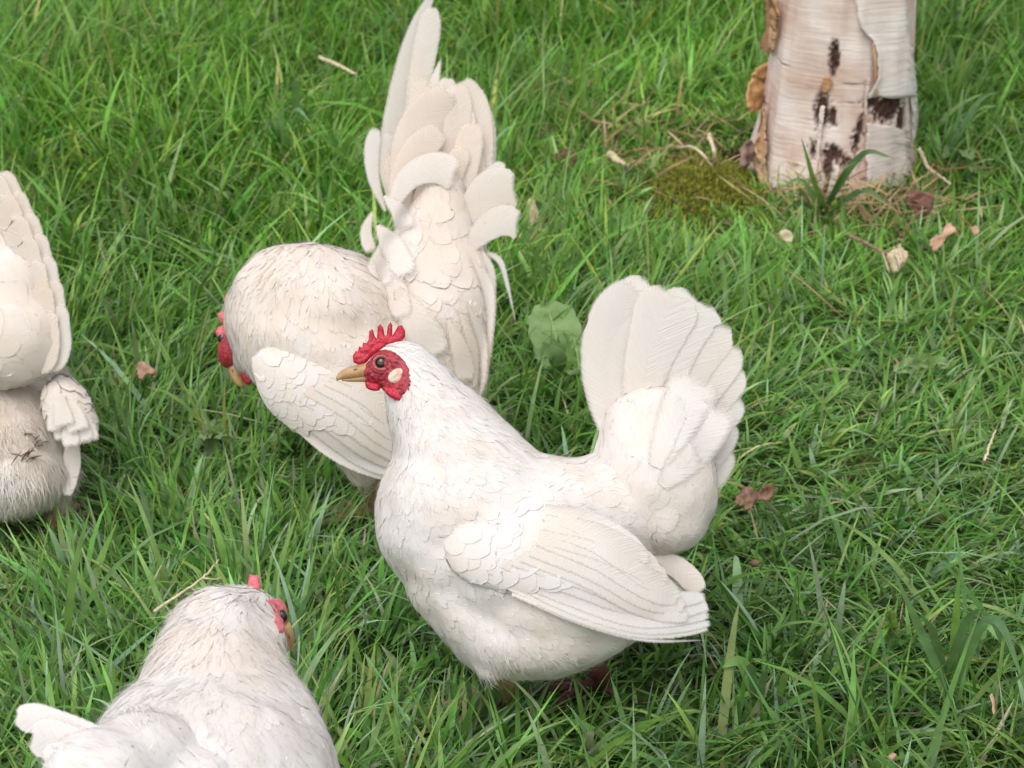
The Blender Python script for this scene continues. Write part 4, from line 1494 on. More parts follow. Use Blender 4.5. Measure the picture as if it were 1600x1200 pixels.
# ------------------------------------------------------------------ rooster, head down, facing left and a little away
def rooster():
    d0 = 1.613
    base = G(575, 812)
    t = thing('white_rooster', 'cream white rooster behind the middle hen, head lowered, tall shaggy tail upright', 'chicken', base, 'white chickens on the lawn')
    blobs = [
        blob_ell(512, 548, d0, 182, 116, 0.066, rot=37),
        blob_ell(520, 500, d0, 120, 110, 0.064, rot=20),
        blob_ell(470, 475, d0 - 0.004, 98, 92, 0.056),
        blob_ell(600, 580, d0 + 0.01, 90, 130, 0.06),
        blob_tube([(500, 460, d0 - 0.01, 80, 0.045), (440, 458, d0 - 0.008, 72, 0.042), (414, 488, d0 + 0.004, 50, 0.034), (400, 535, d0 + 0.012, 34, 0.026), (388, 566, d0 + 0.022, 20, 0.015)]),
        blob_tube([(560, 660, d0, 70, 0.04), (566, 715, d0 + 0.004, 40, 0.022), (568, 745, d0 + 0.006, 20, 0.011)]),
        blob_tube([(640, 660, d0 + 0.03, 60, 0.03), (648, 720, d0 + 0.035, 34, 0.02), (652, 745, d0 + 0.035, 18, 0.011)]),
    ]
    body = fuse('body', blobs, M['skin'], t, base, voxel=0.0036, smooth=10, tint=0.2)
    S = Surf(body, base)

    def skip(a, b, p):
        return a < 372 and 455 < b < 600 and (p - CAM) @ FWD > d0 + 0.015
    ctrl = [(400, 410, -.75, .8, 0, 3.4, 21, 4.4, 0.99, .16), (470, 385, -.3, .3, -.7, 3.6, 22, 5, 1.12, .22), (375, 480, -.1, 1, 0, 3.2, 20, 4, 0.93, .14), (380, 560, .1, 1, 0, 3.0, 14, 4, 1.2, .1), (560, 390, .9, .35, -.3, 3.8, 22, 5, 1.12, .22),
            (470, 440, .1, .9, -.4, 3.8, 22, 5.4, 0.99, .34), (430, 500, .15, 1, 0, 3.8, 22, 6, 0.99, .22), (540, 450, .55, .7, 0, 4.0, 22, 6, 0.99, .34), (600, 480, .6, .8, 0, 4, 22, 6, 0.87, .28),
            (430, 570, .3, .9, 0, 5, 19, 11, 1.3, .08), (490, 530, .35, .9, 0, 4.6, 20, 8, 0.93, .26), (540, 560, .5, .8, 0, 5.0, 21, 10, 0.87, .18), (480, 620, .6, .75, 0, 5, 19, 11, 1.2, .06), (560, 660, .7, .7, 0, 5, 20, 11, 1.0, .08), (620, 600, .7, .7, 0, 5, 20, 10, 1.0, .12), (570, 730, .3, 1, 0, 4, 15, 6, .9, .25)]
    plumage('body_plumage', S, ctrl, body, base, 60000, skip=skip, point=0.3)
    down('down_strands', S, [(400, 410, -.7, .8, 0, .4, 13, .12, .15), (480, 390, -.2, .4, -.6, .4, 13, .12, .2), (570, 395, .9, .3, 0, .4, 13, .12, .2), (372, 500, .05, 1, 0, .5, 12, .08, .12), (500, 470, .2, .9, 0, .3, 12, .06, .3), (440, 640, .5, .8, 0, .3, 10, .1, .08), (570, 740, .2, 1, 0, 1, 12, .3, .3)], body, base, 26000, skip=skip, mat=M['strand'])

    # near wing, drooping
    def wd(a, b):
        u = ((a - 500) * 0.78 + (b - 620) * 0.62) / 130
        v = (-(a - 500) * 0.62 + (b - 620) * 0.78) / 90
        return d0 - 0.062 + 0.012 * u * u + 0.020 * max(0, v) ** 2 + 0.008 * min(0, v) ** 2
    poly = smooth_poly([(392, 560), (420, 540), (470, 545), (520, 570), (570, 610), (610, 660), (622, 705), (604, 734), (560, 728), (500, 700), (450, 664), (410, 620)], 80)
    w = inflate('wing', poly, 7.0, lambda a, b: pxd(a, b, wd(a, b)), -FWD, 0.0055, 46.0, M['skin'], t, base, tint=0.06)
    SW = Surf(w, base)
    wc = [(410, 590, .4, .9, 0, 5, 18, 11, 1.3, .05), (450, 570, .45, .85, 0, 5.2, 20, 12, 1.3, .1), (520, 600, .55, .8, 0, 5.6, 22, 13, 1.2, .12), (450, 640, .7, .7, 0, 5, 18, 11, 1.2, .03), (580, 680, .7, .7, 0, 6, 24, 13, 1.0, .08)]
    plumage('wing_coverts', SW, wc, w, base, 18000, base_off=0.0006, skip=lambda a, b, p: b > 655 - (a - 430) * 0.22 or a > 585)
    for k, (pts, wdt, ti, dz) in enumerate([([(440, 640), (500, 695), (560, 728), (640, 752)], 24, .02, .003), ([(445, 630), (510, 682), (570, 720), (645, 745)], 28, .03, .0045), ([(455, 625), (520, 668), (580, 708), (650, 735)], 30, .04, .006), ([(470, 620), (530, 655), (590, 695), (652, 724)], 32, .05, .0075),
                             ([(480, 610), (545, 642), (600, 682), (655, 710)], 36, .07, .009), ([(495, 600), (556, 628), (606, 665), (650, 695)], 40, .10, .0105), ([(510, 592), (566, 614), (610, 648), (645, 680)], 42, .13, .012), ([(520, 580), (570, 598), (606, 628), (632, 656)], 44, .16, .0135)]):
        big_feather('wing_feather', [(a, b, wd(a, b) - 0.004 - dz * 0.3) for a, b in pts], wdt, w, base, tint=ti, cup=0.05, base_w=0.6, soft=1.5, lay=(SW, 0.0006 + 0.0004 * k, 0.0))

    # tail: column of soft coverts and the loose quills round it
    dt = d0 - 0.012
    tail = fuse('tail', [blob_tube([(690, 300, dt, 40, 0.016), (684, 380, dt, 74, 0.024), (680, 450, dt, 90, 0.032), (690, 520, dt, 84, 0.034), (715, 600, dt, 46, 0.022)]), blob_ell(640, 500, dt + 0.01, 60, 90, 0.03)], M['skin'], t, base, voxel=0.0036, smooth=12, tint=0.25)
    ST = Surf(tail, base)
    tc = [(640, 380, -.1, .95, 0, 6, 30, 15, 2.0, .12), (620, 450, .1, 1, 0, 6, 32, 14, 2.0, .10), (690, 330, .1, -1, 0, 6, 26, 14, 2.0, .34), (690, 380, .5, -.5, 0, 6.5, 26, 17, 2.2, .26), (720, 400, .8, -.1, 0, 6.5, 28, 17, 2.2, .2), (680, 440, .7, .5, 0, 7, 30, 19, 2.4, .16), (740, 470, .4, .9, 0, 6, 32, 13, 2.4, .18), (690, 520, .4, 1, 0, 6.5, 34, 16, 2.4, .18), (700, 580, .3, 1, 0, 5.5, 34, 10, 2.4, .22), (755, 560, .1, 1, 0, 5, 30, 8, 2.4, .12)]
    plumage('tail_coverts', ST, tctrl, tail, base, 26000)
    down('tail_down', ST, [(1000, 700, .4, -1, 0, .12, 9, .1, .1), (1050, 840, .9, .1, 0, .5, 9, .2, .2), (1100, 740, .8, -.6, 0, .5, 9, .2, .15)], tail, base, 7000, mat=M['strand'])
    # fan of tail quills, far one first; each lies a little nearer than the last
    fan = [([(970, 720), (940, 610), (950, 520), (998, 450)], 94, .02, -.000, -10), ([(980, 720), (970, 590), (988, 500), (1022, 446)], 104, .03, .001, -6),
           ([(1060, 810), (1108, 750), (1124, 700)], 66, .08, .006, 8), ([(1055, 790), (1104, 715), (1128, 655)], 76, .05, .005, 8), ([(1050, 765), (1100, 680), (1138, 612)], 86, .03, .004, 6), ([(1045, 740), (1098, 640), (1140, 566)], 92, .03, .003, 6),
           ([(1038, 728), (1088, 620), (1136, 532)], 92, .04, .002, 4), ([(1030, 725), (1070, 590), (1118, 498)], 100, .06, .001, 2), ([(1012, 720), (1040, 590), (1066, 510), (1092, 468)], 112, .10, -.001, 0), ([(992, 715), (1005, 600), (1028, 520), (1054, 456)], 110, .08, -.003, -2)]
    for pts, w, ti, dz, ro in fan:
        big_feather('tail_feather', [(a, b, d0 + dz) for a, b in pts], w, tail, base, tint=ti, roll=ro * 0.6, tip='wide', cup=0.03, base_w=0.3, mat=M['quill'], soft=2.4)
    for pts, w, ti, dz, ro in fan[1:6:2]:
        big_feather('tail_feather', [(a - 6, b + 14, d0 + 0.016 - dz * 0.3) for a, b in pts], w, tail, base, tint=ti, roll=ro, tip='wide', cup=-0.05, base_w=0.3, mat=M['quill'])
    for ci, (pts, w, ti) in enumerate([([(1035, 760), (1085, 700), (1128, 628)], 80, .05), ([(1025, 730), (1062, 650), (1094, 586)], 90, .07)]):
        big_feather('tail_covert', [(a, b, d0 - 0.010) for a, b in pts], w, tail, base, tint=ti, tip='round', cup=0.03, base_w=0.4, soft=4.0, lay=(ST, 0.0024 + 0.0003 * ci, 0.0008))

    # folded wings
    def wing(side):
        def wd(a, b):
            q = 0.0590 - 0.030 * ((a - 840) / 260) ** 2 - 0.012 * ((b - 900) / 110) ** 2 * (1 if b < 900 else 0.2)
            return d0 + side * q
        poly = smooth_poly([(690, 858), (702, 820), (750, 792), (810, 782), (880, 796), (940, 830), (1000, 880), (1046, 922), (1052, 958), (1000, 972), (920, 956), (840, 934), (770, 918), (715, 896)], 90)
        nv = -FWD * (-side)
        w = inflate('wing', poly, 7.0, wd and (lambda a, b: pxd(a, b, wd(a, b))), nv, 0.0050, 46.0, M['skin'], t, base, tint=0.08)
        SW = Surf(w, base)
        wc = [(720, 850, .8, .55, 0, 5.2, 19, 13, 1.0, .05), (760, 810, .85, .5, 0, 5.4, 20, 14, 1.0, .06), (830, 810, .85, .5, 0, 5.8, 21, 15, 1.0, .07), (800, 870, .85, .6, 0, 6.2, 22, 16, 1.1, .05), (880, 860, .8, .6, 0, 6.2, 22, 15, 1.1, .08),
              (740, 890, .9, .5, 0, 5.4, 20, 13, 1.0, .03), (860, 920, .9, .4, 0, 6, 22, 14, 1.0, .04), (950, 900, .8, .6, 0, 6, 22, 14, .9, .12)]
        plumage('wing_coverts', SW, wc, w, base, 20000, base_off=0.0009, skip=lambda a, b, p: a > 880 or b > 896 + 0.12 * (790 - a))
        k = 0
        quills = [([(800, 928), (910, 972), (1010, 1000), (1112, 1000)], 16, .02, .004, 'point'), ([(775, 905), (890, 958), (1000, 986), (1108, 982)], 28, .02, .0055, 'round'), ([(775, 893), (885, 945), (1000, 978), (1112, 974)], 31, .03, .0068, 'round'),
                  ([(765, 890), (890, 935), (1000, 968), (1110, 962)], 32, .03, .0080, 'round'), ([(785, 880), (900, 920), (1010, 955), (1108, 948)], 34, .02, .0092, 'round'), ([(800, 875), (910, 908), (1010, 940), (1104, 932)], 36, .03, .0104, 'round'),
                  ([(815, 868), (920, 905), (1000, 945), (1078, 966)], 40, .09, .0118, 'round'), ([(830, 858), (930, 892), (1005, 930), (1072, 950)], 46, .12, .0132, 'round'), ([(842, 840), (930, 868), (1000, 905), (1062, 938)], 54, .20, .0148, 'round'), ([(850, 818), (925, 838), (985, 872), (1040, 918)], 58, .17, .0164, 'round'), ([(850, 800), (910, 815), (965, 845), (1012, 884)], 50, .10, .0176, 'round')]
        for k, (pts, wdt, ti, dz, tip) in enumerate(quills):
            big_feather('wing_feather', [(a, b, wd(a, b) + side * (0.0055 + (dz - 0.004) * 0.3)) for a, b in pts], wdt, w, base, tint=ti, tip=tip, cup=0.06 * (1 if side < 0 else -1), base_w=0.6, rows=20, soft=1.5, lay=(SW, 0.0006 + 0.00034 * k, 0.0) if side < 0 else None)
    wing(-1)
    wing(1)
    for pts, w, ti, dd in [([(1000, 870), (1055, 885), (1098, 925)], 40, .3, -.012), ([(1000, 890), (1060, 920), (1104, 960)], 34, .15, -.006), ([(990, 880), (1040, 900), (1090, 940)], 40, .3, .01)]:
        big_feather('rear_covert', [(a, b, d0 + dd) for a, b in pts], w, body, base, tint=ti, cup=0.1, base_w=0.5)

    # head
    head_parts(t, base, S, d0)
    leg(t, base, pxd(768, 1040, d0 - 0.026), G(772, 1112), (-1, -0.1, 0), M['shank'])
    leg(t, base, pxd(908, 1025, d0 + 0.026), G(917, 1088), (-1, -0.1, 0), M['shank_red'])


def head_parts(t, base, S, d0):
    outline = [(570, 568), (578, 556), (592, 547), (608, 546), (622, 553), (634, 566), (642, 582), (643, 598), (639, 612), (630, 622), (618, 624), (606, 617), (596, 608), (584, 606), (572, 602), (566, 590), (565, 577)]
    for side in (-1, 1):
        f = skin_patch('face', S, smooth_poly(outline, 70), 1.8, M['red'], t, base, side=side, dref=d0, thick=0.0016, bump=0.0009, bscale=420)
        if not f:
            continue
        # eye
        o = pxd(596, 567, d0 + side * 0.25)
        di = norm(pxd(596, 567, d0) - o)
        h = S.bvh.ray_cast(Vector(o), Vector(di))
        hp = np.array(h[0]) if h[0] else pxd(596, 567, d0 + side * 0.014)
        ep = hp - di * 0.0012
        e = ball('eye', ep, (0.0036, 0.0036, 0.0022), M['eye'], t, base, axes=[RIGHT, UP, di])
        ring_c = [ep + (RIGHT * math.cos(a) * 0.0048 + UP * math.sin(a) * 0.0043) - di * 0.0009 for a in np.linspace(0, 2 * math.pi, 26)]
        for rr, rad, mt in ((1.0, 0.0011, M['eye_ring']), (1.38, 0.0008, M['red'])):
            C = np.array([ep + (q - ep) * rr + di * (0.0007 if rr > 1 else 0) for q in ring_c])
            v, fc = tube_mesh(C, rad, 8, ref=di, cap=False)
            mk('eyelid', v, fc, mt, e, base)
        o = pxd(622, 587, d0 + side * 0.25)
        h = S.bvh.ray_cast(Vector(o), Vector(norm(pxd(622, 587, d0) - o)))
        lp = np.array(h[0]) if h[0] else pxd(622, 587, d0 + side * 0.016)
        ball('ear_lobe', lp - di * 0.0010, (0.0066, 0.0046, 0.0024), M['lobe'], t, base, axes=[norm(RIGHT * 0.9 + UP * 0.42), norm(UP * 0.9 - RIGHT * 0.42), di])
        # wattle hanging from the jaw
        wp = smooth_poly([(598, 604), (612, 604), (628, 600), (642, 596), (642, 608), (634, 620), (624, 626), (612, 622), (603, 615)], 46)
        inflate('wattle', wp, 2.4, lambda a, b: pxd(a, b, d0 + side * (0.0155 + 0.00006 * (b - 600))), FWD * side, 0.0016, 6.0, M['comb'], t, base, bump=0.0008, bscale=260)
        inflate('wattle', smooth_poly([(570, 595), (582, 597), (594, 602), (592, 610), (580, 610), (572, 605)], 34), 2.2, lambda a, b: pxd(a, b, d0 + side * 0.009), FWD * side, 0.0018, 5.0, M['comb'], t, base, bump=0.0006, bscale=260)
    comb = [(552, 566), (551, 556), (556, 548), (559, 549), (561, 541), (566, 543), (567, 535), (573, 536), (576, 530), (577, 517), (582, 514), (586, 526), (589, 529), (590, 511), (594, 506), (599, 512), (601, 524), (604, 524), (606, 509), (610, 503), (613, 508), (613, 524), (617, 518), (622, 509), (628, 508), (633, 517), (633, 526), (628, 533), (618, 536), (604, 540), (590, 549), (580, 558), (572, 567), (560, 570)]
    inflate('comb', comb, 2.2, lambda a, b: pxd(a, b, d0), -FWD, 0.0019, 5.0, M['comb'], t, base, bump=0.0008, bscale=300)
    beak(t, base, pxd(566, 582, d0), pxd(525, 590, d0), UP, 0.0060)


# ------------------------------------------------------------------ rooster, head down, facing left and a little away
def rooster():
    d0 = 1.613
    base = G(575, 812)
    t = thing('white_rooster', 'cream white rooster behind the middle hen, head lowered, tall shaggy tail upright', 'chicken', base, 'white chickens on the lawn')
    blobs = [
        blob_ell(512, 548, d0, 182, 116, 0.066, rot=37),
        blob_ell(520, 500, d0, 120, 110, 0.064, rot=20),
        blob_ell(470, 475, d0 - 0.004, 98, 92, 0.056),
        blob_ell(600, 580, d0 + 0.01, 90, 130, 0.06),
        blob_tube([(500, 460, d0 - 0.01, 80, 0.045), (440, 458, d0 - 0.008, 72, 0.042), (414, 488, d0 + 0.004, 50, 0.034), (400, 535, d0 + 0.012, 34, 0.026), (388, 566, d0 + 0.022, 20, 0.015)]),
        blob_tube([(560, 660, d0, 70, 0.04), (566, 715, d0 + 0.004, 40, 0.022), (568, 745, d0 + 0.006, 20, 0.011)]),
        blob_tube([(640, 660, d0 + 0.03, 60, 0.03), (648, 720, d0 + 0.035, 34, 0.02), (652, 745, d0 + 0.035, 18, 0.011)]),
    ]
    body = fuse('body', blobs, M['skin'], t, base, voxel=0.0036, smooth=10, tint=0.2)
    S = Surf(body, base)

    def skip(a, b, p):
        return a < 372 and 455 < b < 600 and (p - CAM) @ FWD > d0 + 0.015
    ctrl = [(400, 410, -.75, .8, 0, 3.4, 21, 4.4, 0.99, .16), (470, 385, -.3, .3, -.7, 3.6, 22, 5, 1.12, .22), (375, 480, -.1, 1, 0, 3.2, 20, 4, 0.93, .14), (380, 560, .1, 1, 0, 3.0, 14, 4, 1.2, .1), (560, 390, .9, .35, -.3, 3.8, 22, 5, 1.12, .22),
            (470, 440, .1, .9, -.4, 3.8, 22, 5.4, 0.99, .34), (430, 500, .15, 1, 0, 3.8, 22, 6, 0.99, .22), (540, 450, .55, .7, 0, 4.0, 22, 6, 0.99, .34), (600, 480, .6, .8, 0, 4, 22, 6, 0.87, .28),
            (430, 570, .3, .9, 0, 5, 19, 11, 1.3, .08), (490, 530, .35, .9, 0, 4.6, 20, 8, 0.93, .26), (540, 560, .5, .8, 0, 5.0, 21, 10, 0.87, .18), (480, 620, .6, .75, 0, 5, 19, 11, 1.2, .06), (560, 660, .7, .7, 0, 5, 20, 11, 1.0, .08), (620, 600, .7, .7, 0, 5, 20, 10, 1.0, .12), (570, 730, .3, 1, 0, 4, 15, 6, .9, .25)]
    plumage('body_plumage', S, ctrl, body, base, 60000, skip=skip, point=0.3)
    down('down_strands', S, [(400, 410, -.7, .8, 0, .4, 13, .12, .15), (480, 390, -.2, .4, -.6, .4, 13, .12, .2), (570, 395, .9, .3, 0, .4, 13, .12, .2), (372, 500, .05, 1, 0, .5, 12, .08, .12), (500, 470, .2, .9, 0, .3, 12, .06, .3), (440, 640, .5, .8, 0, .3, 10, .1, .08), (570, 740, .2, 1, 0, 1, 12, .3, .3)], body, base, 26000, skip=skip, mat=M['strand'])

    # near wing, drooping
    def wd(a, b):
        u = ((a - 500) * 0.78 + (b - 620) * 0.62) / 130
        v = (-(a - 500) * 0.62 + (b - 620) * 0.78) / 90
        return d0 - 0.062 + 0.012 * u * u + 0.020 * max(0, v) ** 2 + 0.008 * min(0, v) ** 2
    poly = smooth_poly([(392, 560), (420, 540), (470, 545), (520, 570), (570, 610), (610, 660), (622, 705), (604, 734), (560, 728), (500, 700), (450, 664), (410, 620)], 80)
    w = inflate('wing', poly, 7.0, lambda a, b: pxd(a, b, wd(a, b)), -FWD, 0.0055, 46.0, M['skin'], t, base, tint=0.06)
    SW = Surf(w, base)
    wc = [(410, 590, .4, .9, 0, 5, 18, 11, 1.3, .05), (450, 570, .45, .85, 0, 5.2, 20, 12, 1.3, .1), (520, 600, .55, .8, 0, 5.6, 22, 13, 1.2, .12), (450, 640, .7, .7, 0, 5, 18, 11, 1.2, .03), (580, 680, .7, .7, 0, 6, 24, 13, 1.0, .08)]
    plumage('wing_coverts', SW, wc, w, base, 18000, base_off=0.0006, skip=lambda a, b, p: b > 655 - (a - 430) * 0.22 or a > 585)
    for k, (pts, wdt, ti, dz) in enumerate([([(440, 640), (500, 695), (560, 728), (640, 752)], 24, .02, .003), ([(445, 630), (510, 682), (570, 720), (645, 745)], 28, .03, .0045), ([(455, 625), (520, 668), (580, 708), (650, 735)], 30, .04, .006), ([(470, 620), (530, 655), (590, 695), (652, 724)], 32, .05, .0075),
                             ([(480, 610), (545, 642), (600, 682), (655, 710)], 36, .07, .009), ([(495, 600), (556, 628), (606, 665), (650, 695)], 40, .10, .0105), ([(510, 592), (566, 614), (610, 648), (645, 680)], 42, .13, .012), ([(520, 580), (570, 598), (606, 628), (632, 656)], 44, .16, .0135)]):
        big_feather('wing_feather', [(a, b, wd(a, b) - 0.004 - dz * 0.3) for a, b in pts], wdt, w, base, tint=ti, cup=0.05, base_w=0.6, soft=1.5, lay=(SW, 0.0006 + 0.0004 * k, 0.0))

    # tail: column of soft coverts and the loose quills round it
    dt = d0 - 0.012
    tail = fuse('tail', [blob_tube([(690, 300, dt, 40, 0.016), (684, 380, dt, 74, 0.024), (680, 450, dt, 90, 0.032), (690, 520, dt, 84, 0.034), (715, 600, dt, 46, 0.022)]), blob_ell(640, 500, dt + 0.01, 60, 90, 0.03)], M['skin'], t, base, voxel=0.0036, smooth=12, tint=0.25)
    ST = Surf(tail, base)
    tc = [(640, 380, .2, .9, 0, 5, 26, 13, 2.2, .18), (620, 450, .25, .95, 0, 5, 26, 12, 2.0, .15), (700, 340, .1, -1, 0, 5, 24, 12, 2.0, .36), (700, 400, .3, .6, 0, 5.5, 26, 15, 2.4, .28), (680, 470, .3, .9, 0, 5.5, 28, 15, 2.4, .22), (740, 470, .3, .9, 0, 5.2, 28, 11, 2.4, .25), (700, 560, .3, 1, 0, 5, 30, 10, 2.4, .28), (755, 560, .1, 1, 0, 5, 28, 8, 2.4, .2)]
    plumage('tail_coverts', ST, tc, tail, base, 30000)
    down('tail_down', ST, [(680, 400, .2, .9, 0, .3, 12, .15, .2), (720, 600, .2, 1, 0, 1, 18, .2, .2), (760, 520, .1, 1, 0, .9, 16, .15, .15)], tail, base, 7000, mat=M['strand'])
    F = []
    for tx, ty in [(655, 118), (668, 150), (684, 128), (708, 150), (734, 168), (750, 190), (616, 236), (640, 190), (628, 262), (744, 232), (700, 196), (672, 196), (720, 250), (650, 260)]:
        F.append(([(682 + (tx - 682) * 0.25, 410), (682 + (tx - 682) * 0.75, 300 + (ty - 180) * 0.3), (tx, ty)], rng.uniform(34, 52), rng.uniform(.05, .34), rng.uniform(0.001, 0.014), rng.normal(0, 10), 'round'))
    NF = len(F)
    F += [  # pts, width, tint, depth offset, roll, tip
        ([(636, 400), (616, 250), (630, 130), (652, 40), (690, -34)], 52, .00, .020, -20, 'point'),
        ([(650, 400), (640, 270), (652, 150), (668, 60), (676, 10)], 44, .00, .016, -10, 'round'),
        ([(668, 330), (666, 220), (676, 140), (690, 88)], 36, .03, .012, 10, 'point'),
        ([(676, 330), (684, 230), (694, 160), (700, 120)], 40, .06, .010, 0, 'round'),
        ([(735, 380), (757, 280), (758, 205), (744, 148)], 40, .05, .012, 18, 'round'),
        ([(725, 380), (748, 270), (742, 180), (722, 124)], 56, .20, .006, 8, 'round'),
        ([(664, 400), (640, 300), (652, 210), (700, 142)], 76, .28, .000, -8, 'round'),
        ([(690, 400), (690, 290), (706, 200), (716, 130)], 62, .22, .003, 4, 'round'),
        ([(708, 400), (720, 310), (730, 240), (738, 190)], 50, .36, -.003, 8, 'round'),
        ([(696, 400), (694, 330), (706, 270), (726, 230)], 44, .36, -.006, 0, 'round'),
        ([(640, 380), (626, 300), (650, 240), (690, 200)], 56, .30, -.006, -6, 'round'),
        ([(602, 330), (584, 280), (581, 235), (588, 198)], 30, .00, .004, -10, 'round'),
        ([(614, 330), (600, 270), (602, 230), (610, 206)], 26, .06, .008, -10, 'round'),
        ([(612, 322), (636, 282), (672, 264), (714, 272)], 64, .00, -.019, 4, 'wide'),
        ([(700, 390), (738, 332), (766, 302), (806, 294)], 82, .03, -.010, -4, 'wide'),
        ([(716, 405), (748, 368), (778, 348), (812, 350)], 62, .03, -.016, 0, 'wide'),
        ([(730, 330), (752, 290), (775, 268), (792, 262)], 34, .04, .002, 0, 'round'),
        ([(600, 306), (622, 330), (636, 362)], 42, .14, -.026, 0, 'wide'),
        ([(590, 352), (612, 384), (640, 436)], 48, .10, -.026, 8, 'round'),
        ([(582, 330), (572, 362), (580, 398)], 26, .12, -.014, 0, 'round'),
        ([(586, 398), (612, 440), (632, 502)], 46, .06, -.030, 6, 'round'),
        ([(596, 380), (590, 420), (606, 452)], 40, .12, -.024, 0, 'round'),
        ([(620, 450), (650, 500), (688, 560)], 62, .16, -.040, 6, 'round'),
        ([(735, 400), (762, 450), (766, 520), (756, 624)], 26, .08, -.021, 0, 'point'),
        ([(728, 470), (752, 530), (756, 590), (746, 630)], 24, .12, -.024, 10, 'point'),
        ([(715, 480), (738, 540), (742, 590), (738, 612)], 26, .25, -.028, 0, 'point'),
        ([(740, 380), (764, 420), (770, 480), (768, 560)], 22, .05, -.012, 0, 'point'),
        ([(750, 392), (780, 406), (794, 450), (808, 516)], 17, .00, -.006, 20, 'point'),
        ([(700, 500), (720, 550), (730, 600)], 40, .28, -.036, 0, 'round'),
    ]
    for fi, (pts, wdt, ti, dz, ro, tip) in enumerate(F):
        big_feather('tail_feather', [(a, b, dt + dz) for a, b in pts], wdt, tail, base, tint=ti, roll=ro, tip=tip, cup=0.06, base_w=0.3, mat=M['quill'] if dz > -0.02 else None, soft=2.6 if dz < -0.02 else 2.0, lay=(ST, 0.0014 + 0.00008 * fi, 0.0018) if dz < -0.02 else None)

    # head half hidden by the neck hackle
    dh = d0 + 0.022
    ball('face', pxd(364, 540, dh), (0.011, 0.013, 0.017), M['red'], t, base, axes=[RIGHT, FWD, norm(UP + 0.2 * RIGHT)])
    comb = [(372, 452), (362, 452), (358, 460), (353, 458), (350, 470), (352, 480), (355, 488), (346, 486), (340, 490), (342, 500), (348, 508), (340, 512), (336, 520), (342, 532), (350, 545), (372, 545), (378, 500)]
    inflate('comb', comb, 2.6, lambda a, b: pxd(a, b, dh - 0.004), -FWD, 0.0032, 7.0, M['pink'], t, base, bump=0.0016, bscale=250, label='pink red comb showing past the neck feathers')
    inflate('wattle', smooth_poly([(376, 570), (390, 575), (394, 590), (390, 602), (382, 598), (376, 586)], 34), 2.6, lambda a, b: pxd(a, b, dh - 0.010), -FWD, 0.002, 6.0, M['comb'], t, base, bump=0.0008)
    ball('eye', pxd(349, 528, dh - 0.004), 0.0045, M['eye'], t, base)
    beak(t, base, pxd(369, 570, dh), pxd(377, 604, dh), norm(-RIGHT + 0.2 * UP), 0.0072)
    leg(t, base, pxd(567, 735, d0 + 0.006), G(566, 818), (-1, 0.3, 0), M['shank'], rad=0.0062)
    leg(t, base, pxd(651, 738, d0 + 0.035), G(655, 792), (-1, 0.3, 0), M['shank'], rad=0.0062)


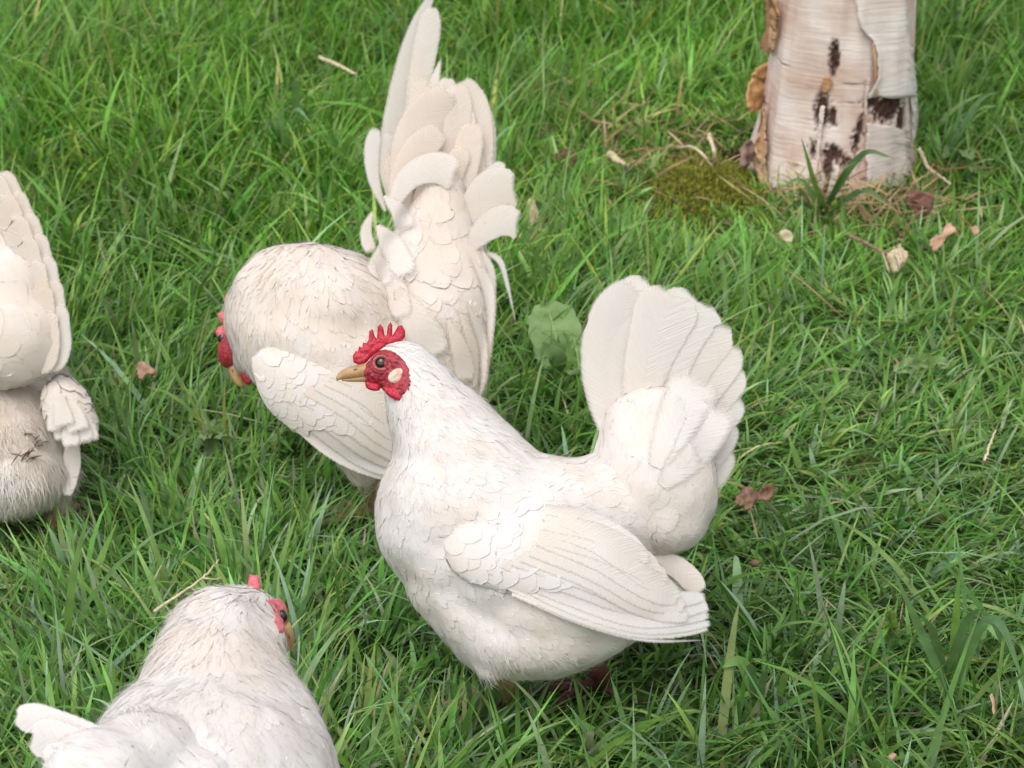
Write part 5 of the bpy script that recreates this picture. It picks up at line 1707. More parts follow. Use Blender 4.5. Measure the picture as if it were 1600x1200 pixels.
# ------------------------------------------------------------------ hen at the left edge, seen from behind
def left_hen():
    d0 = 1.60
    base = G(6, 830)
    t = thing('white_hen', 'white hen cut off by the left edge, seen from behind with tail upright', 'chicken', base, 'white chickens on the lawn')
    blobs = [blob_ell(0, 690, d0 + 0.02, 112, 105, 0.055), blob_ell(0, 640, d0 + 0.07, 118, 110, 0.08), blob_ell(8, 735, d0 + 0.005, 100, 68, 0.04),
             blob_tube([(0, 600, d0 + 0.10, 95, 0.05), (-5, 520, d0 + 0.15, 62, 0.034), (-10, 450, d0 + 0.175, 44, 0.022), (-14, 415, d0 + 0.185, 36, 0.018)]),
             blob_tube([(85, 740, d0 + 0.03, 40, 0.02), (92, 775, d0 + 0.03, 22, 0.012)]), blob_tube([(-75, 740, d0 + 0.03, 40, 0.02), (-82, 775, d0 + 0.03, 22, 0.012)])]
    body = fuse('body', blobs, M['skin'], t, base, voxel=0.0036, tint=0.25)
    S = Surf(body, base)
    plumage('body_plumage', S, [(60, 600, .1, 1, -.4, 4.5, 18, 9, 1, .2), (0, 700, 0, 1, 0, 4.2, 18, 6, 1.2, .2), (100, 680, .2, 1, 0, 4.5, 18, 8, 1, .15), (20, 780, 0, 1, 0, 4, 18, 5, 1.2, .05), (-60, 640, 0, 1, -.3, 4.5, 18, 9, 1, .2), (-10, 430, 0, 1, -.3, 3.4, 14, 5, .8, .1)], body, base, 26000, point=0.5)
    down('down_strands', S, [(20, 640, .2, .8, 0, .8, 12, .25, .3), (40, 700, .3, .9, 0, .8, 13, .25, .3), (20, 760, .1, 1, 0, 1, 15, .3, .0), (100, 740, .2, 1, 0, 1, 15, .3, .15), (60, 800, 0, 1, 0, 1, 14, .4, .2)], body, base, 90000, width=0.00026, mat=M['strand'])
    tail = fuse('tail', [blob_ell(8, 528, d0 - 0.022, 96, 80, 0.030), blob_ell(2, 470, d0 - 0.018, 80, 90, 0.022), blob_ell(-6, 400, d0 - 0.012, 46, 90, 0.014)], M['skin'], t, base, voxel=0.0036, tint=0.28)
    ST = Surf(tail, base)
    plumage('tail_coverts', ST, [(0, 575, .1, .8, 0, 6, 20, 15, 1.8, .26), (70, 570, .7, .5, 0, 6, 20, 14, 1.6, .24), (20, 530, .3, -.8, 0, 7, 24, 19, 2.4, .24), (80, 510, .4, -1, 0, 7, 24, 17, 2.2, .2), (20, 470, .15, -1, 0, 7.5, 34, 20, 3.0, .28), (10, 400, .05, -1, 0, 7, 40, 18, 3.4, .30)], tail, base, 16000)
    cont = [(118, 590), (116, 560), (112, 530), (107, 500), (99, 462), (89, 422), (77, 386), (63, 352), (47, 320), (29, 287), (10, 258)]
    for k in range(10, 3, -1):                      # right half of the fan, topmost quill first; each next one lies nearer
        c0, c1, c2 = cont[k - 3], cont[k - 1], cont[k]
        for inset, wq, tq, dq in ((14, 46, .08, 0), (34, 52, .22, -.003)):
            big_feather('tail_feather', [(c0[0] * 0.45, min(c0[1] + 60, 572), d0 - 0.03), (c0[0] - inset - 10, min(c0[1] + 14, 560), d0 - 0.022 - 0.0022 * (10 - k) + dq), (c1[0] - inset - 4, c1[1] + 8, d0 - 0.022 - 0.0022 * (10 - k) + dq), (c2[0] - inset + 2, c2[1] + 4 + inset * 0.7, d0 - 0.022 - 0.0022 * (10 - k) + dq)], wq, tail, base, tint=tq + rng.uniform(-.04, .06), roll=6, tip='round', cup=0.05, base_w=0.5, soft=1.8, mat=M['quill'])
    for k in range(10, 3, -1):                      # left half, out of the picture
        c0, c1, c2 = cont[k - 3], cont[k - 1], cont[k]
        big_feather('tail_feather', [(-c0[0] * 0.45, min(c0[1] + 60, 572), d0 - 0.03), (-c0[0] + 20, c0[1] + 14, d0 - 0.022 - 0.002 * (10 - k)), (-c1[0] + 14, c1[1] + 8, d0 - 0.022 - 0.002 * (10 - k)), (-c2[0] + 8, c2[1] + 8, d0 - 0.022 - 0.002 * (10 - k))], 48, tail, base, tint=.1, tip='round', cup=0.05, base_w=0.5, soft=1.8, mat=M['quill'])
    for sgn in (1, -1):
        cx = 0 if sgn > 0 else -62
        q = lambda a, b: (cx + a * sgn if sgn > 0 else cx - (a - 62), b)
        dwg = d0 - 0.035
        poly = smooth_poly([q(*p) for p in [(74, 600), (96, 586), (122, 610), (142, 650), (140, 676), (110, 680), (84, 664), (72, 630)]], 44)
        w = inflate('wing', poly, 6.0, lambda a, b: pxd(a, b, dwg + 0.02), -FWD, 0.010, 26.0, M['skin'], t, base, tint=0.12)
        SW = Surf(w, base)
        plumage('wing_coverts', SW, [(100, 620, .25, 1, 0, 5, 18, 13, 1.2, .16), (100, 670, .3, 1, 0, 5, 18, 13, 1.2, .06)], w, base, 6000, base_off=0.004, skip=lambda a, b, p: b > 648)
        for pts, wd_, ti, dz in [([(104, 630), (130, 655), (146, 692)], 30, .06, .004), ([(86, 630), (94, 660), (98, 690)], 30, .0, .002), ([(92, 630), (106, 664), (112, 700)], 32, .0, -.001), ([(98, 630), (120, 656), (134, 694)], 34, .04, .001), ([(84, 622), (84, 650), (86, 676)], 28, .0, -.002), ([(100, 620), (114, 645), (124, 676)], 38, .1, -.004), ([(92, 615), (96, 640), (102, 668)], 36, .08, -.006)]:
            big_feather('wing_feather', [(*q(a, b), dwg + dz) for a, b in pts], wd_, w, base, tint=ti, cup=0.06, tip='wide', base_w=0.5, soft=1.6)
        for pts, wd_ in [([(116, 680), (114, 720), (104, 776)], 26), ([(108, 680), (106, 730), (112, 768)], 20), ([(118, 690), (120, 720), (116, 748)], 16)]:
            big_feather('flank_feather', [(*q(a, b), dwg + 0.03) for a, b in pts], wd_, body, base, tint=.12, cup=0.12, base_w=0.6)
    # soiled feathers under the tail
    for i in range(16):
        a, b = 50 + rng.normal(0, 15), 702 + rng.normal(0, 13)
        o = pxd(a, b, d0 - 0.2)
        h = S.bvh.ray_cast(Vector(o), Vector(norm(pxd(a, b, d0) - o)))
        if h[0] is None:
            continue
        p = np.array(h[0]) - FWD * 0.006
        d = norm(RIGHT * rng.normal(0.8, 0.3) + UP * rng.normal(0.35, 0.35) - FWD * 0.25)
        ln = rng.uniform(0.005, 0.014)
        v, f = tube_mesh(catmull([p - d * ln / 2, p + UP * 0.0008, p + d * ln / 2], 6), [0.0002, 0.0004, 0.0006, 0.0005, 0.0004, 0.0001], 6)
        mk('soiled_clump', v, f, M['dirt'], body, base)
    beak(t, base, pxd(-18, 418, d0 + 0.20), pxd(-26, 425, d0 + 0.225), UP, 0.0062)
    inflate('comb', [(-30, 395), (-32, 372), (-24, 384), (-20, 368), (-14, 382), (-8, 370), (-2, 384), (4, 378), (6, 396), (-10, 404)], 3, lambda a, b: pxd(a, b, d0 + 0.19), -FWD, 0.002, 5.0, M['comb'], t, base)
    leg(t, base, pxd(93, 770, d0 + 0.03), G(97, 832), (0.2, 1, 0), M['shank'], rad=0.0052)
    leg(t, base, pxd(-82, 770, d0 + 0.03), G(-84, 832), (0.2, 1, 0), M['shank'], rad=0.0052)


# ------------------------------------------------------------------ hen in front, seen from behind, head turned right
def front_hen():
    db = 1.115
    base = np.array([-0.175, 0.95, 0.0])
    t = thing('white_hen', 'white hen cut off by the bottom edge, back to camera, head turned right', 'chicken', base, 'white chickens on the lawn')
    blobs = [blob_ell(338, 1225, db, 190, 165, 0.070), blob_ell(350, 1160, db + 0.02, 160, 130, 0.06), blob_ell(330, 1330, db, 165, 150, 0.065), blob_ell(455, 1200, db + 0.01, 72, 120, 0.05, rot=-14), blob_ell(235, 1160, db + 0.01, 84, 100, 0.045, rot=24),
             blob_tube([(345, 1130, db + 0.035, 136, 0.050), (341, 1062, db + 0.055, 114, 0.046), (348, 1008, db + 0.068, 82, 0.038), (364, 968, db + 0.078, 54, 0.030), (390, 958, db + 0.084, 40, 0.022), (410, 964, db + 0.090, 27, 0.015)]),
             blob_tube([(345, 1010, db + 0.06, 96, 0.036), (386, 1002, db + 0.07, 58, 0.03), (410, 990, db + 0.08, 28, 0.016)])]
    body = fuse('body', blobs, M['skin'], t, base, voxel=0.0030, tint=0.05)
    S = Surf(body, base)

    def skip(a, b, p):
        return ((a - 438) / 24) ** 2 + ((b - 962) / 32) ** 2 < 1
    ctrl = [(390, 925, -.5, .8, 0, 2.6, 13, 3.4, 0.44, .12), (330, 935, -.5, .9, 0, 2.8, 16, 4, 0.55, .16), (270, 980, -.35, 1, 0, 3, 18, 4.4, 0.55, .32), (420, 1000, .25, 1, 0, 2.8, 17, 4, 0.44, .38), (345, 1000, 0, 1, 0, 3.2, 18, 5, 0.50, .34), (230, 1060, -.4, 1, 0, 3.6, 20, 6, 0.55, .1),
            (340, 1070, 0, 1, 0, 3.8, 20, 7, 0.44, .12), (450, 1050, .35, 1, 0, 3.8, 20, 7, 0.44, .06), (340, 1150, -.1, 1, 0, 4.6, 20, 10, 0.39, .0), (490, 1130, .3, 1, 0, 4.6, 20, 10, 0.50, .0), (200, 1120, -.4, .8, 0, 4.4, 20, 8, 0.50, .02), (340, 1250, -.1, 1, 0, 5, 20, 11, 0.44, .0)]
    plumage('body_plumage', S, ctrl, body, base, 52000, skip=skip, point=0.25)
    down('down_strands', S, [(390, 920, -.4, .9, 0, 1, 8, .12, .12), (290, 940, -.5, .9, 0, 1, 11, .2, .14), (235, 1000, -.4, 1, 0, 1, 12, .22, .1), (440, 1010, .2, 1, 0, 1, 12, .15, .16), (345, 1000, 0, 1, 0, .9, 12, .12, .22), (340, 1100, 0, 1, 0, .6, 11, .1, .05), (490, 1100, .3, 1, 0, .4, 10, .1, .02), (340, 1200, 0, 1, 0, .25, 10, .1, .0)], body, base, 32000, skip=skip, mat=M['strand'])
    # wing along the right flank
    for sgn in (1, -1):
        X = (lambda a: a) if sgn > 0 else (lambda a: 676 - a)
        poly = smooth_poly([(X(444), 1140), (X(468), 1104), (X(495), 1124), (X(522), 1180), (X(528), 1260), (X(505), 1330), (X(465), 1300), (X(440), 1200)], 50)
        dw = lambda a, b: db - 0.022 + 0.055 * max(0, (X(a) - 440) / 90) ** 1.6 + 0.0002 * max(0, 1160 - b)
        w = inflate('wing', poly, 8.0, lambda a, b: pxd(a, b, dw(a, b)), norm(-FWD + sgn * 0.7 * RIGHT), 0.007, 26.0, M['skin'], t, base, tint=0.02)
        SW = Surf(w, base)
        plumage('wing_coverts', SW, [(X(470), 1120, .35 * sgn, 1, 0, 5, 20, 13, 1, .0), (X(500), 1200, .2 * sgn, 1, 0, 5.5, 22, 14, 1, .0), (X(480), 1280, .1 * sgn, 1, 0, 5.5, 22, 14, 1, .0)], w, base, 5000)
        for pts, wd_ in [([(490, 1130), (518, 1190), (522, 1290)], 26), ([(480, 1120), (508, 1190), (512, 1300)], 30), ([(470, 1110), (494, 1180), (498, 1300)], 32)]:
            big_feather('wing_feather', [(X(a), b, dw(X(a), b) - 0.006) for a, b in pts], wd_, w, base, tint=.0, roll=35 * sgn, cup=0.1, base_w=0.6)
    # tail, raised towards the camera and to the left
    dt = db - 0.070
    tail = fuse('tail', [blob_ell(215, 1178, dt + 0.02, 96, 62, 0.035, rot=-12), blob_ell(165, 1220, dt, 100, 84, 0.035), blob_ell(270, 1260, dt + 0.03, 110, 100, 0.045), blob_ell(300, 1220, dt + 0.035, 110, 78, 0.045)], M['skin'], t, base, tint=0.0)
    ST = Surf(tail, base)
    plumage('tail_coverts', ST, [(230, 1150, -.8, -.2, 0, 5, 20, 11, .6, -.02), (160, 1180, -1, -.25, 0, 5.5, 22, 14, .6, -.02), (250, 1220, -.9, .0, 0, 5, 20, 12, .6, .06)], tail, base, 12000)
    down('tail_down', ST, [(230, 1120, -.2, -1, 0, 1, 11, .3, -.05), (160, 1150, -.8, -.6, 0, .4, 9, .2, -.05), (250, 1220, -.9, 0, 0, .3, 9, .1, .0)], tail, base, 9000, mat=M['strand'])
    for pts, w, ti, dz, ro in [([(260, 1200), (150, 1150), (80, 1128), (24, 1118)], 52, -.05, .0, -8), ([(240, 1215), (160, 1180), (100, 1160), (48, 1150)], 70, -.05, -.006, 0), ([(230, 1240), (160, 1215), (110, 1200), (66, 1196)], 84, -.04, -.012, 0), ([(230, 1270), (170, 1260), (120, 1256), (80, 1262)], 84, .0, -.018, 0)]:
        big_feather('tail_feather', [(a, b, dt + dz) for a, b in pts], w, tail, base, tint=ti, roll=ro, tip='wide', cup=0.08, base_w=0.4)
    # head, turned right
    hd = db + 0.092
    skin_patch('face', S, smooth_poly([(412, 938), (428, 934), (444, 940), (450, 960), (446, 985), (436, 990), (428, 978), (424, 958)], 40), 2.0, M['pink'], t, base, side=-1, dref=hd, thick=0.0014, edge=6)
    ball('face', pxd(433, 965, hd - 0.004), (0.0058, 0.009, 0.0105), M['pink'], t, base, axes=[RIGHT, FWD, UP])
    ball('eye', pxd(441, 963, hd - 0.009), (0.0030, 0.0034, 0.0040), M['eye'], t, base)
    beak(t, base, pxd(443, 986, hd - 0.006), pxd(452, 1016, hd - 0.002), norm(RIGHT + 0.3 * UP), 0.0056)
    inflate('comb', [(386, 920), (388, 906), (391, 897), (397, 899), (402, 898), (406, 905), (409, 918), (400, 926)], 2.4, lambda a, b: pxd(a, b, hd - 0.008), -FWD, 0.0028, 6.0, M['pink'], t, base, bump=0.0006)
    ball('wattle', pxd(436, 995, hd - 0.004), (0.0035, 0.003, 0.006), M['pink'], t, base, axes=[RIGHT, FWD, UP])
    leg(t, base, base + np.array([-0.04, 0.0, 0.06]), base + np.array([-0.045, 0.01, 0]), (0.2, 1, 0), M['shank'])
    leg(t, base, base + np.array([0.05, 0.0, 0.06]), base + np.array([0.055, 0.0, 0]), (0.2, 1, 0), M['shank'])


for builder, warm in ((main_hen, 0.06), (rooster, 0.22), (left_hen, 0.20), (front_hen, 0.04)):
    WARM[0] = warm
    builder()

# ================================================================== SMALL THINGS IN THE GRASS
M['dry'] = leaf_mat('dry_grass', attr='col', rough=0.7, transl=0.2, scale=80, spec=0.2)
M['leaf_pink'] = leaf_mat('fallen_leaf_pink', c1=(0.42, 0.22, 0.15), c2=(0.58, 0.36, 0.25), rough=0.6, transl=0.15, scale=160)
M['leaf_brown'] = leaf_mat('fallen_leaf_brown', c1=(0.13, 0.060, 0.035), c2=(0.33, 0.19, 0.12), rough=0.6, transl=0.15, scale=150)
M['leaf_red'] = leaf_mat('fallen_leaf_red_brown', c1=(0.10, 0.035, 0.025), c2=(0.22, 0.09, 0.065), rough=0.6, transl=0.1, scale=150)
M['leaf_tan'] = leaf_mat('fallen_leaf_tan', c1=(0.50, 0.27, 0.16), c2=(0.62, 0.44, 0.30), rough=0.65, transl=0.15, scale=150)
M['wood'] = leaf_mat('pale_wood', c1=(0.46, 0.36, 0.22), c2=(0.66, 0.56, 0.40), rough=0.75, transl=0.0, scale=200, spec=0.2)
M['broad'] = leaf_mat('dandelion_leaf', c1=(0.18, 0.29, 0.09), c2=(0.26, 0.38, 0.15), rough=0.6, transl=0.25, scale=90)
M['broad_bright'] = leaf_mat('young_leaf', c1=(0.20, 0.34, 0.045), c2=(0.28, 0.42, 0.08), rough=0.45, transl=0.3, scale=90)
M['rib'] = leaf_mat('leaf_rib', c1=(0.26, 0.36, 0.15), c2=(0.33, 0.43, 0.20), rough=0.5, transl=0.1, scale=90)
M['twig'] = leaf_mat('twig_bark', c1=(0.16, 0.095, 0.055), c2=(0.34, 0.24, 0.16), rough=0.8, transl=0.0, scale=220, spec=0.2)
M['moss'] = leaf_mat('moss', attr='col', rough=0.8, transl=0.15, scale=200, spec=0.15)
M['stone'] = skin_mat('pale_stone', (0.36, 0.32, 0.27), (0.58, 0.54, 0.48), rough=0.85, scale=90, sss=0.0, bumpd=0.002)


def plane_map(P0, nv):
    nv = norm(nv)

    def f(a, b):
        r = FWD + (a - 800) / FPX * RIGHT - (b - 600) / FPX * UP
        return CAM + r * (((P0 - CAM) @ nv) / (r @ nv))
    return f


def dead_leaf(name, cat, label, outline, z, mat, thick=0.0007, crumple=0.007, scale=70, tilt=(0, -0.65, 0.75), step=3.0):
    """a curled fallen leaf lying on the grass tips"""
    c = np.mean(outline, axis=0)
    P0 = G(c[0], c[1], z)
    mf = plane_map(P0, tilt)
    nv = norm(tilt)

    def f(a, b):
        p = mf(a, b)
        return p + nv * crumple * (noise.noise(Vector(p) * scale) + 0.5 * noise.noise(Vector(p) * scale * 2.3))
    o = inflate(name, outline, step, f, nv, thick, 4.0, mat, base=P0)
    o.location = P0
    return tag(o, label, cat)


def jag(poly, amp, n=40, seed=0):
    P = smooth_poly(poly, n)
    c = P.mean(0)
    out = []
    for i, q in enumerate(P):
        k = 1 + amp * noise.noise(Vector((i * 0.9, seed, 0.3)))
        out.append(c + (q - c) * k)
    return np.array(out)


dead_leaf('fallen_leaf', 'leaf', 'pink tan fallen leaf lying between the left edge hen and the rooster', jag([(210, 572), (222, 566), (234, 572), (246, 584), (238, 588), (228, 586), (222, 594), (214, 588)], .12, seed=1), 0.045, M['leaf_pink'])
lf = dead_leaf('fallen_leaf', 'leaf', 'curled brown fallen leaf lying right of the middle hen tail', jag([(1146, 786), (1156, 766), (1170, 762), (1182, 770), (1196, 756), (1208, 758), (1210, 774), (1198, 782), (1184, 780), (1174, 796), (1158, 794)], .25, seed=2), 0.04, M['leaf_brown'], crumple=0.011, scale=90)
dead_leaf('leaf_scrap', 'leaf', 'tiny reddish brown leaf scrap just right of the middle hen wing', jag([(1170, 880), (1176, 876), (1186, 880), (1184, 887), (1174, 888)], .25, n=24, seed=3), 0.04, M['leaf_brown'], step=2)
dead_leaf('fallen_leaf', 'leaf', 'dull red brown fallen leaf in the dry grass left of the moss', jag([(866, 244), (876, 234), (892, 231), (902, 240), (896, 254), (884, 268), (872, 256)], .25, seed=4), 0.03, M['leaf_red'], crumple=0.012)
dead_leaf('fallen_leaf', 'leaf', 'dark brown square leaf at the right foot of the birch trunk', jag([(1420, 300), (1446, 302), (1460, 312), (1452, 334), (1434, 338), (1420, 322)], .2, seed=5), 0.03, M['leaf_red'], crumple=0.01)
dead_leaf('fallen_leaf', 'leaf', 'ragged orange tan leaf scrap in the grass right of the birch', jag([(1450, 388), (1456, 372), (1470, 366), (1480, 350), (1494, 356), (1498, 364), (1478, 374), (1466, 392)], .35, seed=6), 0.035, M['leaf_tan'], crumple=0.01)
dead_leaf('leaf_scrap', 'leaf', 'tiny orange leaf scrap near the right edge by the birch', jag([(1518, 352), (1526, 350), (1530, 362), (1522, 366)], .2, n=20, seed=7), 0.035, M['leaf_tan'], step=2)
dead_leaf('bark_flake', 'bark', 'pale flat bark flake in the grass below the birch trunk', jag([(1214, 366), (1226, 360), (1240, 368), (1236, 376), (1222, 374)], .2, n=24, seed=8), 0.03, M['wood'], step=2.5)
dead_leaf('leaf_scrap', 'leaf', 'thin orange brown leaf scrap in the grass near the lower right corner', jag([(1546, 1086), (1552, 1084), (1556, 1098), (1554, 1116), (1550, 1114), (1550, 1100)], .15, n=26, seed=9), 0.04, M['leaf_tan'], step=2)
dead_leaf('leaf_scrap', 'leaf', 'small pale brown leaf scrap at the bottom edge on the right', jag([(1386, 1184), (1394, 1176), (1400, 1182), (1392, 1192)], .2, n=20, seed=10), 0.035, M['leaf_tan'], step=2)

# a chunk of pale split wood beside the rooster's tail, and a frayed one right of the birch
def chunk(label, poly, z, seed, fib=8):
    c = np.mean(poly, axis=0)
    P0 = G(c[0], c[1], z)
    t = thing('wood_chip', label, 'wood', P0)
    mf = plane_map(P0, (0, -0.85, 0.5))
    inflate('wood_body', jag(poly, .12, seed=seed), 3.0, mf, (0, -0.85, 0.5), 0.006, 6.0, M['wood'], t, P0, bump=0.004, bscale=160)
    for i in range(fib):
        a, b = np.mean(poly, axis=0) + rng.normal(0, 6, 2)
        p = mf(a, b) - FWD * 0.008
        d = norm(UP * rng.normal(1, .25) + RIGHT * rng.normal(-.2, .35))
        C = np.array([p - d * 0.008, p - FWD * 0.001, p + d * rng.uniform(0.006, 0.012)])
        v, f = tube_mesh(catmull(C, 6), np.linspace(0.0012, 0.0005, 6), 6)
        mk('splinter', v, f, M['wood'], t, P0)


chunk('pale splintered wood chip in the grass just right of the rooster tail', [(820, 372), (816, 345), (826, 312), (836, 314), (846, 345), (846, 372), (832, 382)], 0.02, 31)
chunk('frayed yellowish wood chip in the grass below right of the birch', [(1384, 402), (1392, 392), (1410, 388), (1420, 400), (1412, 416), (1398, 428), (1390, 416)], 0.03, 32)


def twig(name, label, pts, r, mat=None, cat='twig', forks=0):
    """pts: px, py, height above the soil"""
    C = catmull([G(a, b, z) for a, b, z in pts], 24)
    C = C + min(0.0010, 0.22 * r) * rng.normal(0, 1, C.shape) * np.array([1, 1, 0.6])
    base = C[0].copy()
    rr = np.linspace(r, r * 0.55, 24) * (1 + 0.12 * rng.normal(0, 1, 24))
    v, f = tube_mesh(C, rr, 8)
    V, F = list(v), list(f)
    for i in range(forks):
        k = int(rng.integers(6, 20))
        d = norm(norm(C[k] - C[k - 1]) + rng.normal(0, 0.6, 3))
        v, f = tube_mesh(catmull([C[k], C[k] + d * 0.008, C[k] + d * 0.014 + np.array([0, 0, 0.003])], 6), np.linspace(r * 0.6, r * 0.25, 6), 6)
        o = len(V)
        V += list(v); F += [tuple(i_ + o for i_ in q) for q in f]
    o = mk(name, np.array(V), F, mat or M['twig'], base=base)
    o.location = base
    return tag(o, label, cat)


twig('twig', 'brown twig lying in the grass below right of the birch', [(1322, 366, .03), (1350, 378, .034), (1376, 392, .034), (1404, 404, .03)], 0.0022, forks=3)
twig('twig', 'thin pale stalk lying over the grass above the front hen', [(240, 955, .06), (282, 928, .066), (318, 902, .068), (342, 874, .07)], 0.0011, M['wood'], forks=2)
twig('twig', 'straight twig leaning in the grass at the right foot of the birch', [(1436, 232, .05), (1452, 262, .03), (1486, 288, .02)], 0.0022, M['wood'], forks=1)
twig('twig', 'bent pale root stick left of the birch base', [(1108, 210, .05), (1116, 240, .045), (1118, 268, .01)], 0.0026, M['wood'])
twig('twig', 'arched pale stalk rising over the moss left of the birch', [(1060, 232, .02), (1082, 230, .04), (1102, 246, .04), (1118, 270, .02)], 0.002, M['wood'])
twig('twig', 'thick pale stick lying in dry grass left of the moss', [(952, 240, .03), (966, 250, .034), (982, 260, .03)], 0.0038, M['wood'])
twig('twig', 'brown stick standing behind the top of the rooster tail', [(618, -20, .02), (626, 10, .03), (632, 36, .0)], 0.004, M['twig'])
twig('twig', 'pale dry stem lying in the tall grass at the upper left', [(500, 90, .085), (528, 102, .09), (556, 116, .085)], 0.0026, M['wood'])
twig('twig', 'thin tan stem lying in the grass far right', [(1538, 720, .05), (1546, 696, .055), (1556, 672, .06)], 0.0012, M['wood'])


# straw and dead stems round the tree
def dry_grass():
    n = 260
    px = np.concatenate([rng.normal(1000, 95, n), rng.normal(1390, 70, 150), rng.normal(1270, 60, 90), rng.normal(880, 40, 90)])
    py = np.concatenate([rng.normal(240, 42, n), rng.normal(350, 26, 150), rng.normal(340, 20, 90), rng.normal(150, 40, 90)])
    ok = (py > 60) & (py < 420)
    px, py = px[ok], py[ok]
    P = np.array([G(a, b) for a, b in zip(px, py)])
    n = len(P)
    c = np.array([(0.40, 0.27, 0.15), (0.52, 0.38, 0.23), (0.30, 0.17, 0.09), (0.46, 0.36, 0.16)])[rng.integers(0, 4, n)] * rng.uniform(0.6, 1.15, (n, 1))
    V, F, C = blades(P[:, 0], P[:, 1], rng.uniform(0.02, 0.07, n), rng.uniform(0.0014, 0.0034, n), rng.normal(0.2, 0.9, n) + math.pi * rng.integers(0, 2, n), rng.uniform(0.9, 1.5, n), rng.uniform(-0.1, 0.5, n), rng.normal(0, .8, n), c, z0=rng.uniform(0.004, 0.03, n))
    tag(mk('dry_grass', V, F, M['dry'], col=C, kind='stuff'), 'tangle of tan dry grass left of and under the birch', 'dry grass')


dry_grass()


def moss():
    n = 9000
    px = rng.normal(1085, 52, n)
    py = rng.normal(302, 24, n)
    P = np.array([G(a, b) for a, b in zip(px, py)])
    h = 0.020 * np.exp(-((px - 1085) / 75) ** 2 - ((py - 302) / 36) ** 2) * (1 + 0.6 * fbm(P[:, 0], P[:, 1], 30, 5.0))
    c = np.array([(0.22, 0.24, 0.03), (0.32, 0.31, 0.045), (0.14, 0.19, 0.03), (0.30, 0.22, 0.08)])[rng.choice(4, n, p=[.4, .25, .25, .1])] * rng.uniform(0.7, 1.2, (n, 1))
    V, F, C = blades(P[:, 0], P[:, 1], rng.uniform(0.004, 0.009, n), rng.uniform(0.0012, 0.0026, n), rng.uniform(0, 6.28, n), rng.uniform(0, 0.9, n), rng.uniform(0, .6, n), rng.normal(0, .8, n), c, z0=np.maximum(h, 0))
    tag(mk('moss', V, F, M['moss'], col=C, kind='stuff'), 'yellow green moss cushion left of the birch base', 'moss')
    # earth mound that carries it
    nx, ny = 40, 26
    V = []
    for j in range(ny):
        for i in range(nx):
            a, b = 940 + 290 * i / (nx - 1), 215 + 170 * j / (ny - 1)
            p = G(a, b)
            z = 0.019 * math.exp(-((a - 1085) / 75) ** 2 - ((b - 302) / 36) ** 2) * (1 + 0.5 * noise.noise(Vector(p) * 30)) - 0.003
            V.append((p[0], p[1], z))
    F = np.array([(j * nx + i, (j + 1) * nx + i, (j + 1) * nx + i + 1, j * nx + i + 1) for j in range(ny - 1) for i in range(nx - 1)])
    m = leaf_mat('damp_earth', c1=(0.05, 0.045, 0.018), c2=(0.13, 0.11, 0.04), rough=0.9, transl=0.0, scale=120, spec=0.1)
    mk('earth_mound', np.array(V), F, m)['kind'] = 'structure'


moss()


# ------------------------------------------------------------------ broad leaved weeds
def weed(label, root, leaves, mat='broad'):
    """root px; leaves: (tip px, tip py, tip height, width m, arch height)"""
    P0 = G(*root)
    t = thing('dandelion_plant', label, 'plant', P0)
    for tx, ty, tz, wd_, ar in leaves:
        tip = G(tx, ty, tz)
        mid = (P0 + tip) / 2 + np.array([0, 0, ar])
        n = 22
        C = catmull([P0 + np.array([0, 0, 0.004]), mid, tip], n)
        T = norm(np.gradient(C, axis=0))
        S = norm(np.cross(T, (0.05, -0.9, 0.5)))
        Nn = np.cross(S, T)
        v = np.linspace(0, 1, n)
        w = wd_ * (0.22 + 0.78 * np.sin(np.pi * np.clip(v, 0, 1) ** 0.85) ** 0.7) * (v < 0.995)
        ph = rng.uniform(0, 6)
        V, F = [], []
        us = [-1, -0.6, -0.2, 0, 0.2, 0.6, 1]
        for i in range(n):
            for u in us:
                lobe = 1 - 0.07 * max(0, math.sin(i * 1.35 + ph)) * abs(u)
                V.append(C[i] + S[i] * u * w[i] / 2 * lobe + Nn[i] * (abs(u) * w[i] * 0.16 + 0.0016 * math.sin(i * 0.9 + u * 3 + ph)))
        k = len(us)
        F = np.array([(i * k + j, i * k + j + 1, (i + 1) * k + j + 1, (i + 1) * k + j) for i in range(n - 1) for j in range(k - 1)])
        lf_ = mk('leaf', np.array(V), F, M[mat], t, P0)
        vv, ff = tube_mesh(C + Nn * 0.0006, np.linspace(0.0016, 0.0004, n), 6)
        mk('midrib', vv, ff, M['rib'], lf_, P0)


weed('broad pale green dandelion leaves upright between rooster tail and hen tail', (880, 600), [(852, 474, .048, .046, .012), (894, 522, .04, .026, .01), (836, 560, .05, .024, .012), (905, 585, .03, .02, .01)])
weed('low rosette of pale broad leaves in the trodden grass at the right', (1440, 590), [(1396, 580, .014, .014, .008), (1446, 566, .014, .015, .008), (1484, 572, .016, .014, .008)])
weed('single bright green young leaf sticking up at the right', (1500, 540), [(1532, 492, .055, .011, .012)], mat='broad_bright')
weed('short bright yellow green leaf in the grass at the lower right', (1392, 1010), [(1388, 950, .062, .010, .004)], mat='broad_bright')
weed('yellowish broad leaf in the grass left of the front hen neck', (160, 1085), [(186, 1066, .03, .016, .01), (170, 1072, .03, .012, .01)], mat='broad_bright')
weed('grey green leaves in the grass between left hen and rooster', (330, 700), [(352, 682, .035, .013, .008), (318, 690, .03, .012, .008)])
weed('broad weed leaves right of the birch foot', (1490, 260), [(1518, 252, .03, .02, .014), (1474, 246, .03, .014, .014), (1524, 270, .02, .016, .01)])


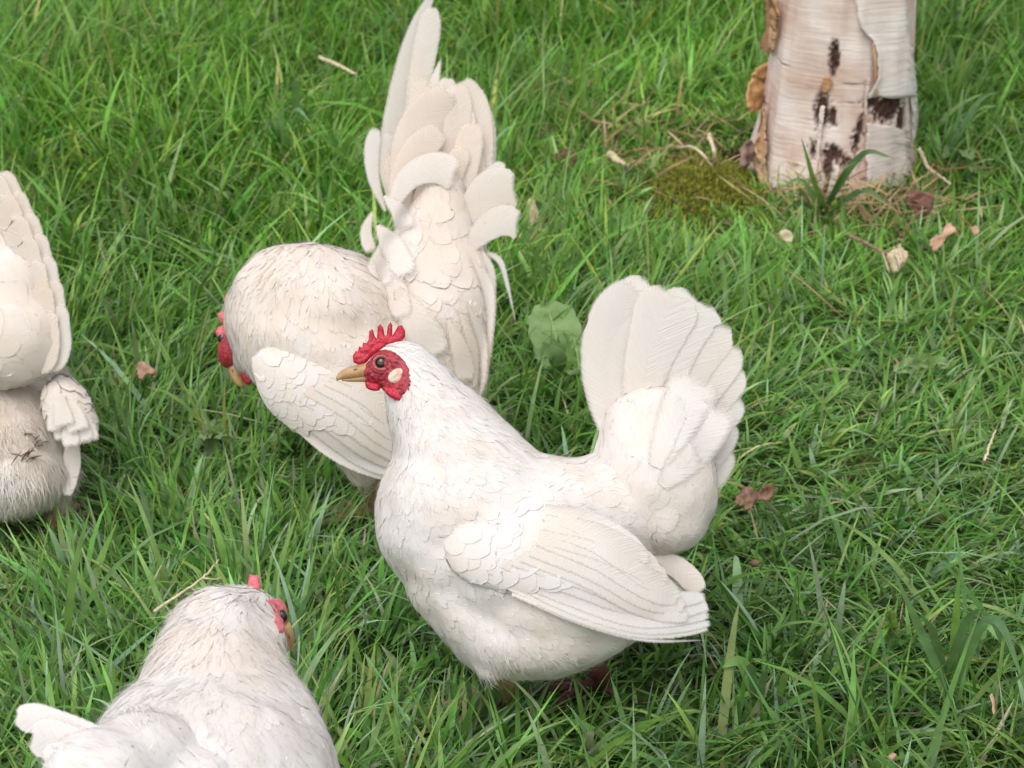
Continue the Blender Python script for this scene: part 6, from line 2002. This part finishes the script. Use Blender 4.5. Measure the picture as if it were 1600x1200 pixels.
# ------------------------------------------------------------------ coarse tufts that stand out from the lawn
def tuft(label, root, blades_):
    P0 = G(*root)
    t = thing('grass_tuft', label, 'grass tuft', P0)
    for tx, ty, tz, wd_, ar in blades_:
        tip = G(tx, ty, tz)
        r0 = P0 + np.array([rng.normal(0, .006), rng.normal(0, .006), 0])
        mid = r0 * 0.45 + tip * 0.55 + np.array([0, 0, ar])
        n = 14
        C = catmull([r0, mid, tip], n)
        T = norm(np.gradient(C, axis=0))
        S = norm(np.cross(T, -FWD + 0.4 * rng.normal(0, 1, 3)))
        Nn = np.cross(S, T)
        v = np.linspace(0, 1, n)
        w = wd_ * np.clip((1 - v) / 0.55, 0.02, 1) ** 0.7 * (0.7 + 0.3 * np.minimum(1, v * 4))
        V = []
        for i in range(n):
            for u in (-1, 0, 1):
                V.append(C[i] + S[i] * u * w[i] / 2 - Nn[i] * (abs(u) - 1) * 0.12 * w[i] * -1)
        F = np.array([(i * 3 + j, i * 3 + j + 1, (i + 1) * 3 + j + 1, (i + 1) * 3 + j) for i in range(n - 1) for j in range(2)])
        c = np.array((0.17, 0.31, 0.10)) * rng.uniform(0.7, 1.25) * np.array([1, 1, rng.uniform(.6, 1.4)])
        mk('blade', np.array(V), F, M['grass'], t, P0, col=np.repeat(c[None], len(V), 0))


tuft('broad bladed grass tuft in front of the birch trunk', (1290, 340), [(1252, 215, .13, .006, .0), (1340, 252, .10, .008, .015), (1395, 246, .12, .007, .03), (1225, 290, .07, .006, .02), (1390, 320, .05, .006, .02), (1190, 330, .05, .006, .02), (1262, 262, .1, .005, .0), (1205, 350, .03, .006, .02)])
tuft('pale arching blades standing in the tall grass at the upper left', (445, 245), [(466, 126, .12, .009, .035), (440, 130, .14, .007, .0), (485, 190, .10, .006, .03), (425, 175, .11, .006, .01), (410, 205, .08, .006, .02), (500, 230, .06, .006, .02)])
tuft('blue green arched blade left of the rooster tail', (520, 300), [(578, 256, .075, .007, .04), (540, 240, .09, .005, .01), (505, 250, .07, .005, .01)])
tuft('coarse grass blades right of the birch trunk', (1470, 250), [(1488, 140, .15, .007, .0), (1520, 120, .16, .006, .0), (1560, 165, .12, .007, .02), (1450, 185, .11, .006, .0), (1566, 140, .15, .006, .02), (1500, 200, .09, .007, .01)])
tuft('dark grass blades crossing the front of the middle hen belly', (765, 1130), [(788, 996, .075, .0042, .0), (760, 1012, .07, .0035, .0), (776, 1018, .068, .0038, .0), (872, 994, .072, .0042, .012), (738, 1030, .07, .004, .0), (812, 1060, .05, .004, .01), (720, 1060, .06, .004, .01)])
tuft('wide pale blades lying in the grass below the hen wing tip', (1190, 1120), [(1128, 1042, .05, .009, .02), (1200, 1040, .07, .005, .01), (1160, 1060, .06, .006, .02), (1240, 1070, .06, .005, .02)])
tuft('long blades arching at the lower right of the lawn', (1480, 1090), [(1600, 1064, .03, .007, .05), (1500, 880, .11, .006, .0), (1540, 950, .09, .006, .02), (1440, 960, .09, .006, .01), (1395, 890, .11, .006, .0), (1560, 1000, .07, .006, .03)])

# pale stones showing at the far left corner
SL = ['large pale stone right in the top left corner', 'large pale stone at the top edge beside the corner stone', 'small pale stone below the top edge, second from the right of its row', 'rightmost small pale stone in the top left corner', 'pale stone at the left edge half out of the picture in the top corner', 'small pale stone close under the top edge at the left']
for i, (a, b, r) in enumerate([(6, 6, .030), (34, 0, .024), (62, 22, .013), (98, 28, .012), (-20, 14, .03), (78, 8, .014)]):
    P0 = G(a, b + 40 * r / .03 * 0.3, 0)
    V, F = blob_ell(800, 600, 1.0, 10, 10, 10 / FPX)
    V = norm(V - pxd(800, 600, 1.0)) * r * np.array([1.2, 1.0, 0.75])
    V = np.array([q * (1 + 0.22 * noise.noise(Vector(q) * 60 + Vector((i, 0, 0)))) for q in V]) + np.array([0, 0, r * 0.35 + .02])
    o = mk('stone', V, F, M['stone'])
    o.location = P0
    tag(o, SL[i], 'stone', 'pale stones in the top left corner')
